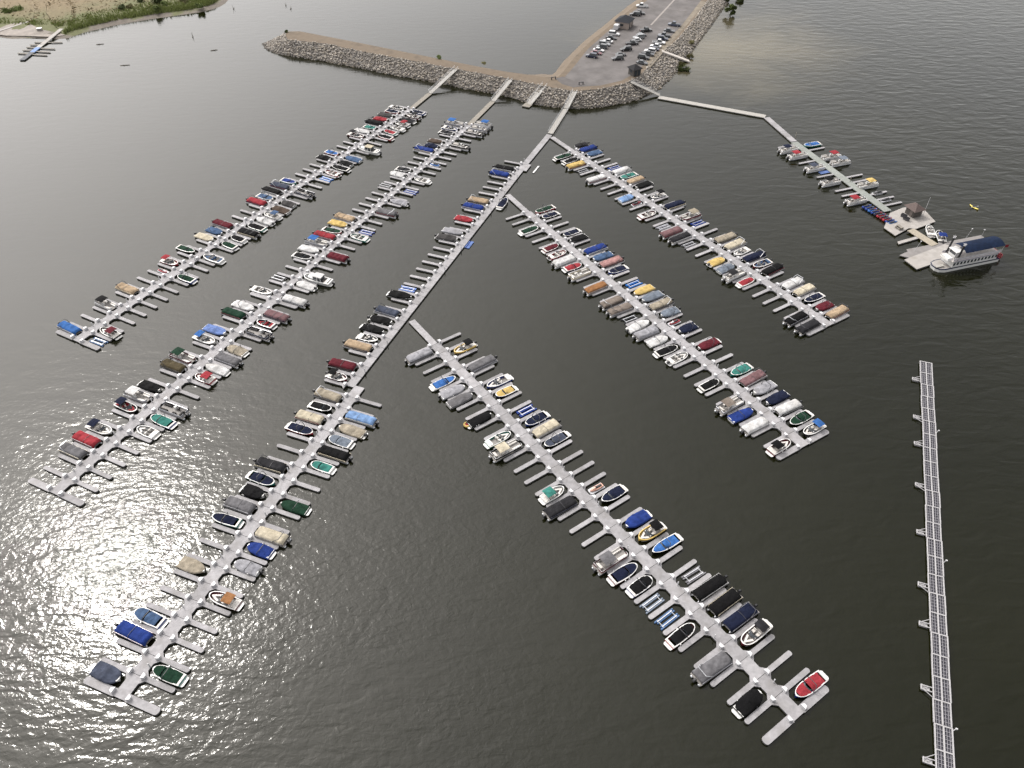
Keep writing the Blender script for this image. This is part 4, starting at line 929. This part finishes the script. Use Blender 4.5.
for i, (px, py, lab) in enumerate(((553.5, 79.5, 'dark gate bar left of the dark apron'), (581, 84.6, 'dark bollard pair at the front lot edge'))):
    c = gp(px, py, CR); o = thing('lot_barrier', lab, 'barrier', (c.x, c.y, CR), .3)
    for s in (-1, 1): part('post', MB().tube((s*.8, 0, 0), (s*.8, 0, 1.1), .2, 8), M_tube, o)
    part('bar', MB().box((0, 0, .9), (1.6, .14, .2)), M_tube, o)

# ------------------------------------------------------------------ vegetation
def leafm(key, c, v=.35): return mat(key, c, rough=.8, var=v, vscale=1.2, spec=.2)
M_leaf = leafm('leaf_green', (.12, .15, .05)); M_leaf2 = leafm('leaf_olive', (.14, .13, .06)); M_leaf3 = leafm('leaf_dark', (.07, .085, .035)); M_bark = mat('bark', (.09, .07, .05), rough=.9, var=.3)
def shrub(label, p, rx, rz_, n, m, name='shrub', leaf=.35, seed=1):
    random.seed(seed); o = thing(name, label, 'shrub', p, rnd(0, 6), 'shrubs along the banks')
    mb = MB(); cl = [(Vector((rnd(-.7, .7)*rx, rnd(-.7, .7)*rx, rnd(.25, 1)*rz_)), rnd(.3, .55)*rx) for _ in range(9)]
    for _ in range(n):
        c, r = random.choice(cl); d = Vector((random.gauss(0, 1), random.gauss(0, 1), random.gauss(0, .8))).normalized()*r*random.random()**.4; q = c+d; q.z = max(.05, q.z)
        a = Vector((rnd(-1, 1), rnd(-1, 1), rnd(-.5, 1))).normalized(); b = a.orthogonal().normalized(); s = leaf*rnd(.6, 1.3)
        mb.add([tuple(q-a*s), tuple(q+b*s*.5), tuple(q+a*s), tuple(q-b*s*.5)], [(0, 1, 2, 3)])
    part('crown', mb, m, o)
    t = MB()
    for c, r in cl[:6]: t.tube((rnd(-.15, .15), rnd(-.15, .15), -.2), tuple(c), .07, 5, .02)
    part('stem', t, M_bark, o); return o
def wp(px, py, z=0): return gp(px, py, z)
shrub('big rounded green shrub at the water edge, top right of the bank', wp(730, 15.5), 2.2, 4.0, 1800, M_leaf, leaf=.45, seed=5)
shrub('dark shrub at the very top of the right stone bank', wp(726, 2), 1.6, 2.0, 900, M_leaf3, leaf=.45, seed=6)
shrub('dark shrub standing in water beyond the big green shrub', wp(739, 1.5), 1.7, 1.4, 700, M_leaf3, leaf=.45, seed=7)
shrub('brownish weed clump on the right stone bank above the ramp', wp(691, 44, 1.5), 1.4, 1.0, 500, M_leaf2, seed=8)
shrub('olive weed clump beside the foot of the concrete ramp', wp(681, 66, .8), 1.5, .9, 500, M_leaf2, seed=9)
shrub('low green weeds at the water line below the ramp', wp(683, 69.5, .2), 2.6, .9, 600, M_leaf, seed=10)
shrub('dark weed clump at the water line above the ramp', wp(690, 57, .5), 1.5, .7, 400, M_leaf2, seed=11)
shrub('small dark bush at the tip of the breakwater crest', wp(286.5, 32.5, CR), .9, .8, 300, M_leaf3, leaf=.25, seed=12)
shrub('small green bush midway along the breakwater crest', wp(439, 58.5, CR), 1.1, .9, 300, M_leaf, leaf=.25, seed=13)
shrub('low weeds at the breakwater crest near the second gangway', wp(484, 64, CR), 1.0, .6, 250, M_leaf2, leaf=.25, seed=14)

# ------------------------------------------------------------------ far shore, top left
SH = [(-60, 36), (-25, 37), (0, 37), (12, 38.8), (37, 38), (55, 39.2), (67, 38.4), (85, 32.4), (100, 28.8), (112, 26), (130, 22.5), (150, 19.3), (170, 16.5), (187, 14.2), (200, 12.2), (212, 9.5), (220, 6.5), (225, 3.5), (228, 0), (230, -5), (232, -12)]
def shore():
    pts = []
    for a, b in zip(SH, SH[1:]):
        for k in range(5): pts.append(gp(a[0]+(b[0]-a[0])*k/5, a[1]+(b[1]-a[1])*k/5))
    pts.append(gp(*SH[-1]))
    off = [-4, 0, 2.0, 4.5, 8, 12, 17, 24, 34, 50, 75, 120, 200, 400]
    hgt = [-.7, .02, .35, .6, 1.0, 1.3, 1.6, 1.9, 2.2, 2.5, 2.8, 3.2, 4, 5]
    n = len(pts); vs = []; fs = []; dd = []
    nor = []
    for i in range(n):
        t = (pts[min(i+3, n-1)]-pts[max(i-3, 0)]).normalized(); nor.append(Vector((-t.y, t.x, 0)))
    for i in range(n):
        for o_, h in zip(off, hgt):
            k = clamp((o_-12)/60); d = (nor[i]*(1-k) + Vector((-.45, .9, 0))*k); p = pts[i] + d*o_*(1+.25*fbm(pts[i].x*.08, pts[i].y*.08, 2) if 0 < o_ < 30 else 1)
            inlet = 1 if (pts[i].x < gp(66, 36).x and False) else 0
            vs.append((p.x, p.y, h + (.25*fbm(p.x*.15, p.y*.15) if o_ > 2 else 0))); dd.append(o_)
    m = len(off)
    for i in range(n-1):
        for j in range(m-1): a = i*m+j; fs.append((a, a+m, a+m+1, a+1))
    mb = MB(); mb.add(vs, fs)
    mt = bpy.data.materials.new('shore_ground'); mt.use_nodes = True; N, L = mt.node_tree.nodes, mt.node_tree.links; b = N['Principled BSDF']; b.inputs['Roughness'].default_value = .95
    at = N.new('ShaderNodeAttribute'); at.attribute_name = 'inland'; g = N.new('ShaderNodeNewGeometry')
    nz = N.new('ShaderNodeTexNoise'); nz.inputs['Scale'].default_value = .09; nz.inputs['Detail'].default_value = 6; L.new(g.outputs['Position'], nz.inputs['Vector'])
    ma = N.new('ShaderNodeMath'); ma.operation = 'MULTIPLY_ADD'; L.new(nz.outputs['Fac'], ma.inputs[0]); ma.inputs[1].default_value = 30; L.new(at.outputs['Fac'], ma.inputs[2])
    mr = N.new('ShaderNodeMapRange'); mr.inputs[1].default_value = 15; mr.inputs[2].default_value = 80; L.new(ma.outputs[0], mr.inputs[0])
    cr = N.new('ShaderNodeValToRGB'); L.new(mr.outputs[0], cr.inputs[0]); e = cr.color_ramp.elements
    e[0].position = 0; e[0].color = (.11, .095, .08, 1); e[1].position = 1; e[1].color = (.165, .125, .072, 1)
    for pos, c in ((.05, (.13, .115, .095)), (.09, (.09, .095, .04)), (.30, (.10, .105, .045)), (.42, (.13, .11, .058)), (.62, (.15, .115, .064))): q = e.new(pos); q.color = (*c, 1)
    n2 = N.new('ShaderNodeTexNoise'); n2.inputs['Scale'].default_value = .6; n2.inputs['Detail'].default_value = 6; L.new(g.outputs['Position'], n2.inputs['Vector'])
    m2 = N.new('ShaderNodeMapRange'); m2.inputs[3].default_value = .6; m2.inputs[4].default_value = 1.35; L.new(n2.outputs['Fac'], m2.inputs[0])
    mx = N.new('ShaderNodeMix'); mx.data_type = 'RGBA'; mx.blend_type = 'MULTIPLY'; mx.inputs[0].default_value = 1; L.new(cr.outputs[0], mx.inputs[6]); L.new(m2.outputs[0], mx.inputs[7]); L.new(mx.outputs[2], b.inputs['Base Color'])
    me = mb.mesh('far_shore', mt, True); a_ = me.attributes.new('inland', 'FLOAT', 'POINT'); a_.data.foreach_set('value', dd)
    kind(link('far_shore', me), 'structure')
    # reeds and tufts
    random.seed(21); gr = MB(); dr = MB()
    idx = [i for i in range(n-1)]
    for _ in range(9000):
        i = random.choice(idx); f = random.random(); o_ = 4.5 + 15*random.random()**1.3; p = pts[i].lerp(pts[i+1], f) + nor[i]*o_*1.02
        if p.x < gp(66, 34).x and o_ < 13: continue
        z = 1.0 if o_ < 12 else 1.5; z -= .5; h = rnd(.7, 1.9)*(1.25 if o_ < 11 else .8)
        for k in range(2):
            a = rnd(0, pi); w = rnd(.15, .4); lx, ly = rnd(-.5, .5), rnd(-.5, .5)
            gr.add([(p.x-w*cos(a), p.y-w*sin(a), z), (p.x+w*cos(a), p.y+w*sin(a), z), (p.x+lx, p.y+ly, z+h)], [(0, 1, 2)])
    kind(link('reeds', gr.mesh('reeds', leafm('reed_green', (.19, .22, .075), .3))), 'stuff')
    for _ in range(3000):
        i = random.choice(idx); o_ = 14 + 60*random.random(); k = clamp((o_-12)/60); p = pts[i].lerp(pts[i+1], random.random()) + (nor[i]*(1-k)+Vector((-.45, .9, 0))*k)*o_; z = 1.4+.02*o_; h = rnd(.15, .5); a = rnd(0, pi); w = rnd(.3, .8)
        dr.add([(p.x-w*cos(a), p.y-w*sin(a), z), (p.x+w*cos(a), p.y+w*sin(a), z), (p.x+rnd(-.5, .5), p.y+rnd(-.5, .5), z+h)], [(0, 1, 2)])
    kind(link('dry_grass', dr.mesh('dry_grass', leafm('dry_blade', (.19, .148, .085), .3))), 'stuff')
shore()
for i, (px, py, r, h, m, lab) in enumerate((
    (122, 10, 2.0, 1.8, M_leaf3, 'dark shrub at the left of the far shore bushes'), (130, 9, 1.6, 1.5, M_leaf2, 'olive shrub next to the leftmost dark shrub on the far shore'),
    (158, 4, 2.6, 2.6, M_leaf3, 'large dark shrub at the top edge of the far shore'), (164, 6, 1.8, 2.0, M_leaf, 'green shrub between the dark ones on the far shore'),
    (142, 3, 1.8, 1.8, M_leaf3, 'small dark shrub at the top left of the far shore'), (184, 3, 2.0, 2.0, M_leaf2, 'olive shrub towards the right end of the far shore'),
    (158, 12, 2.0, 2.2, M_leaf, 'green willow clump at the far shore water edge'), (200, 8, 1.9, 1.8, M_leaf, 'green willow clump at the right tip of the far shore'),
    (8, 14, 3.0, 2.2, M_leaf, 'broad green thicket at the left end of the far shore'), (20, 12, 2.6, 2.0, M_leaf, 'green thicket right of the broad one on the far shore'))):
    shrub(lab, gp(px, py, 1.0), r, h, 700, m, leaf=.4, seed=40+i)
# mud inlet
fill('mud_flat', [gp(x, y, 1.25 if y < 33 else .32) for x, y in ((-6, 17), (8, 20), (20, 22.5), (29, 23.5), (40, 29.5), (55, 33), (66, 35.5), (52, 37.4), (28, 36.6), (6, 36.2), (-6, 34.5))], mat('wet_mud', (.16, .135, .115), rough=.7, var=.25, vscale=.5, stain=.2)).location.z = .25
# small old dock and beached walks
def old_dock():
    a, b = gp(41.8, 44.6, .4), gp(22, 60, .4); d = b-a; d.z = 0; Lh = d.length; ang = atan2(d.y, d.x); u = d.normalized()
    o = thing('old_dock', 'small old finger dock with blue middle section by the far shore', 'dock', (a.x, a.y, 0), ang)
    mm = [M_gang, mat('blue_deck', (.09, .17, .34), rough=.7, var=.25), mat('dark_deck', (.07, .075, .085), rough=.8, var=.25)]
    for k, (f0, f1, m) in enumerate(((0, .18, 0), (.18, .5, 1), (.5, 1, 2))):
        part('deck_section', MB().box((Lh*(f0+f1)/2, 0, .3), (Lh*(f1-f0)-.05, 2.2, .3)), mm[m], o)
    for px, py, s in ((62, 42, 1), (54.6, 48.6, 1), (50, 52, 1), (46.7, 55, 1), (34.6, 42, -1), (30, 44.5, -1), (26.5, 47, -1), (22.7, 50, -1), (17.8, 53, -1)):
        q = gp(px, py, .4)-a; x, y = q.dot(u), q.dot(Vector((-u.y, u.x, 0))); m = MB()
        e = Vector((x, y, .3)); bx_ = clamp(x - (.0), 0, Lh); 
        base = gp(*{62: (46.5, 42.3), 54.6: (40.5, 48), 50: (36.5, 51.2), 46.7: (32.5, 54.2), 34.6: (43.5, 42.3), 30: (40.5, 44.8), 26.5: (37, 47.4), 22.7: (33.5, 50.2), 17.8: (29, 53.5)}[px], .4)-a
        bb = Vector((base.dot(u), base.dot(Vector((-u.y, u.x, 0))), .3)); dd = e-bb; l = dd.length; m.box(tuple((e+bb)/2), (l, .7, .22), atan2(dd.y, dd.x)); part('finger', m, M_wood, o)
old_dock()
plank_walk('shore_walk', 'pale walkway from the grassy shore to the small old dock', gp(61.5, 28.6, 1.3), gp(42, 44.4, .5), 2.0, 'walkway', rails=False, deckmat=M_plat)
plank_walk('beached_walk', 'long pale walk lying beached across the mud inlet', gp(-3, 31.5, .9), gp(29.5, 21, 1.7), 1.3, 'walkway', rails=False, deckmat=M_plat)
plank_walk('beached_walk', 'short pale beached walk with a box end beside the inlet', gp(24.5, 35, .7), gp(38, 31, 1.0), 1.2, 'walkway', rails=False, deckmat=M_wood)
c = gp(40, 30.5, 1.0); o = thing('pump_box', 'pale box at the end of the short beached walk', 'box', (c.x, c.y, .8), .2); part('body', MB().box((0, 0, .6), (2.0, 1.5, 1.2)), M_plat, o); part('lid', MB().box((0, 0, 1.24), (2.2, 1.7, .1)), M_box, o)
# drifting snags
def snag(label, px, py, n, L, up, seed, rz):
    random.seed(seed); p = gp(px, py); o = thing('driftwood_snag', label, 'driftwood', (p.x, p.y, 0), rz, 'driftwood in the lake')
    part('log', MB().tube((-L/2, 0, 0), (L/2, .2, .18), .16, 7, .08), M_bark, o); m = MB()
    for k in range(n): x = rnd(-L*.4, L*.4); m.tube((x, 0, .05), (x+rnd(-.9, .9), rnd(-.7, .7), rnd(.3, 1)*up), .07, 5, .02)
    part('branch', m, M_bark, o)
for i, a in enumerate((('dark low snag left of centre below the far shore', 100, 44.5, 5, 3.2, .7, .2), ('dark low snag alone in open water below the old dock shore', 125, 65.5, 5, 3.8, .6, .1),
    ('dark low snag right below the shore tip', 214, 50.5, 5, 3.0, .7, .3), ('tall forked snag just right of the shore tip', 234, 9, 3, 1.2, 2.8, 1.2), ('thin forked snag under the far shore', 193, 37, 3, 1.4, 2.4, 1.5),
    ('left thin snag near the top between shore and breakwater', 286, 5.5, 3, 1.2, 2.2, 1.4), ('right thin snag near the top between shore and breakwater', 291, 9, 3, 1.3, 1.8, 1.1))):
    snag(a[0], a[1], a[2], a[3], a[4], a[5], 60+i, a[6])

# tow tube tied on the black boat's stern, centre dock
c = gp(467, 423.5, .7); o = thing('tow_tube', 'yellow and orange tow tube behind a black covered boat, nearest centre dock', 'tow tube', (c.x, c.y, .35), .4)
def ring(R_, r_, n=14, m=8): return MB().loft([[((R_+r_*cos(2*pi*j/m))*cos(2*pi*i/n), (R_+r_*cos(2*pi*j/m))*sin(2*pi*i/n), r_*sin(2*pi*j/m)) for j in range(m)] for i in range(n+1)], cap=False)
part('tube_ring', ring(.6, .26), fabric('yellow'), o, True); part('tube_seat', MB().tube((0, 0, -.05), (0, 0, .12), .42, 12), fabric('red'), o)
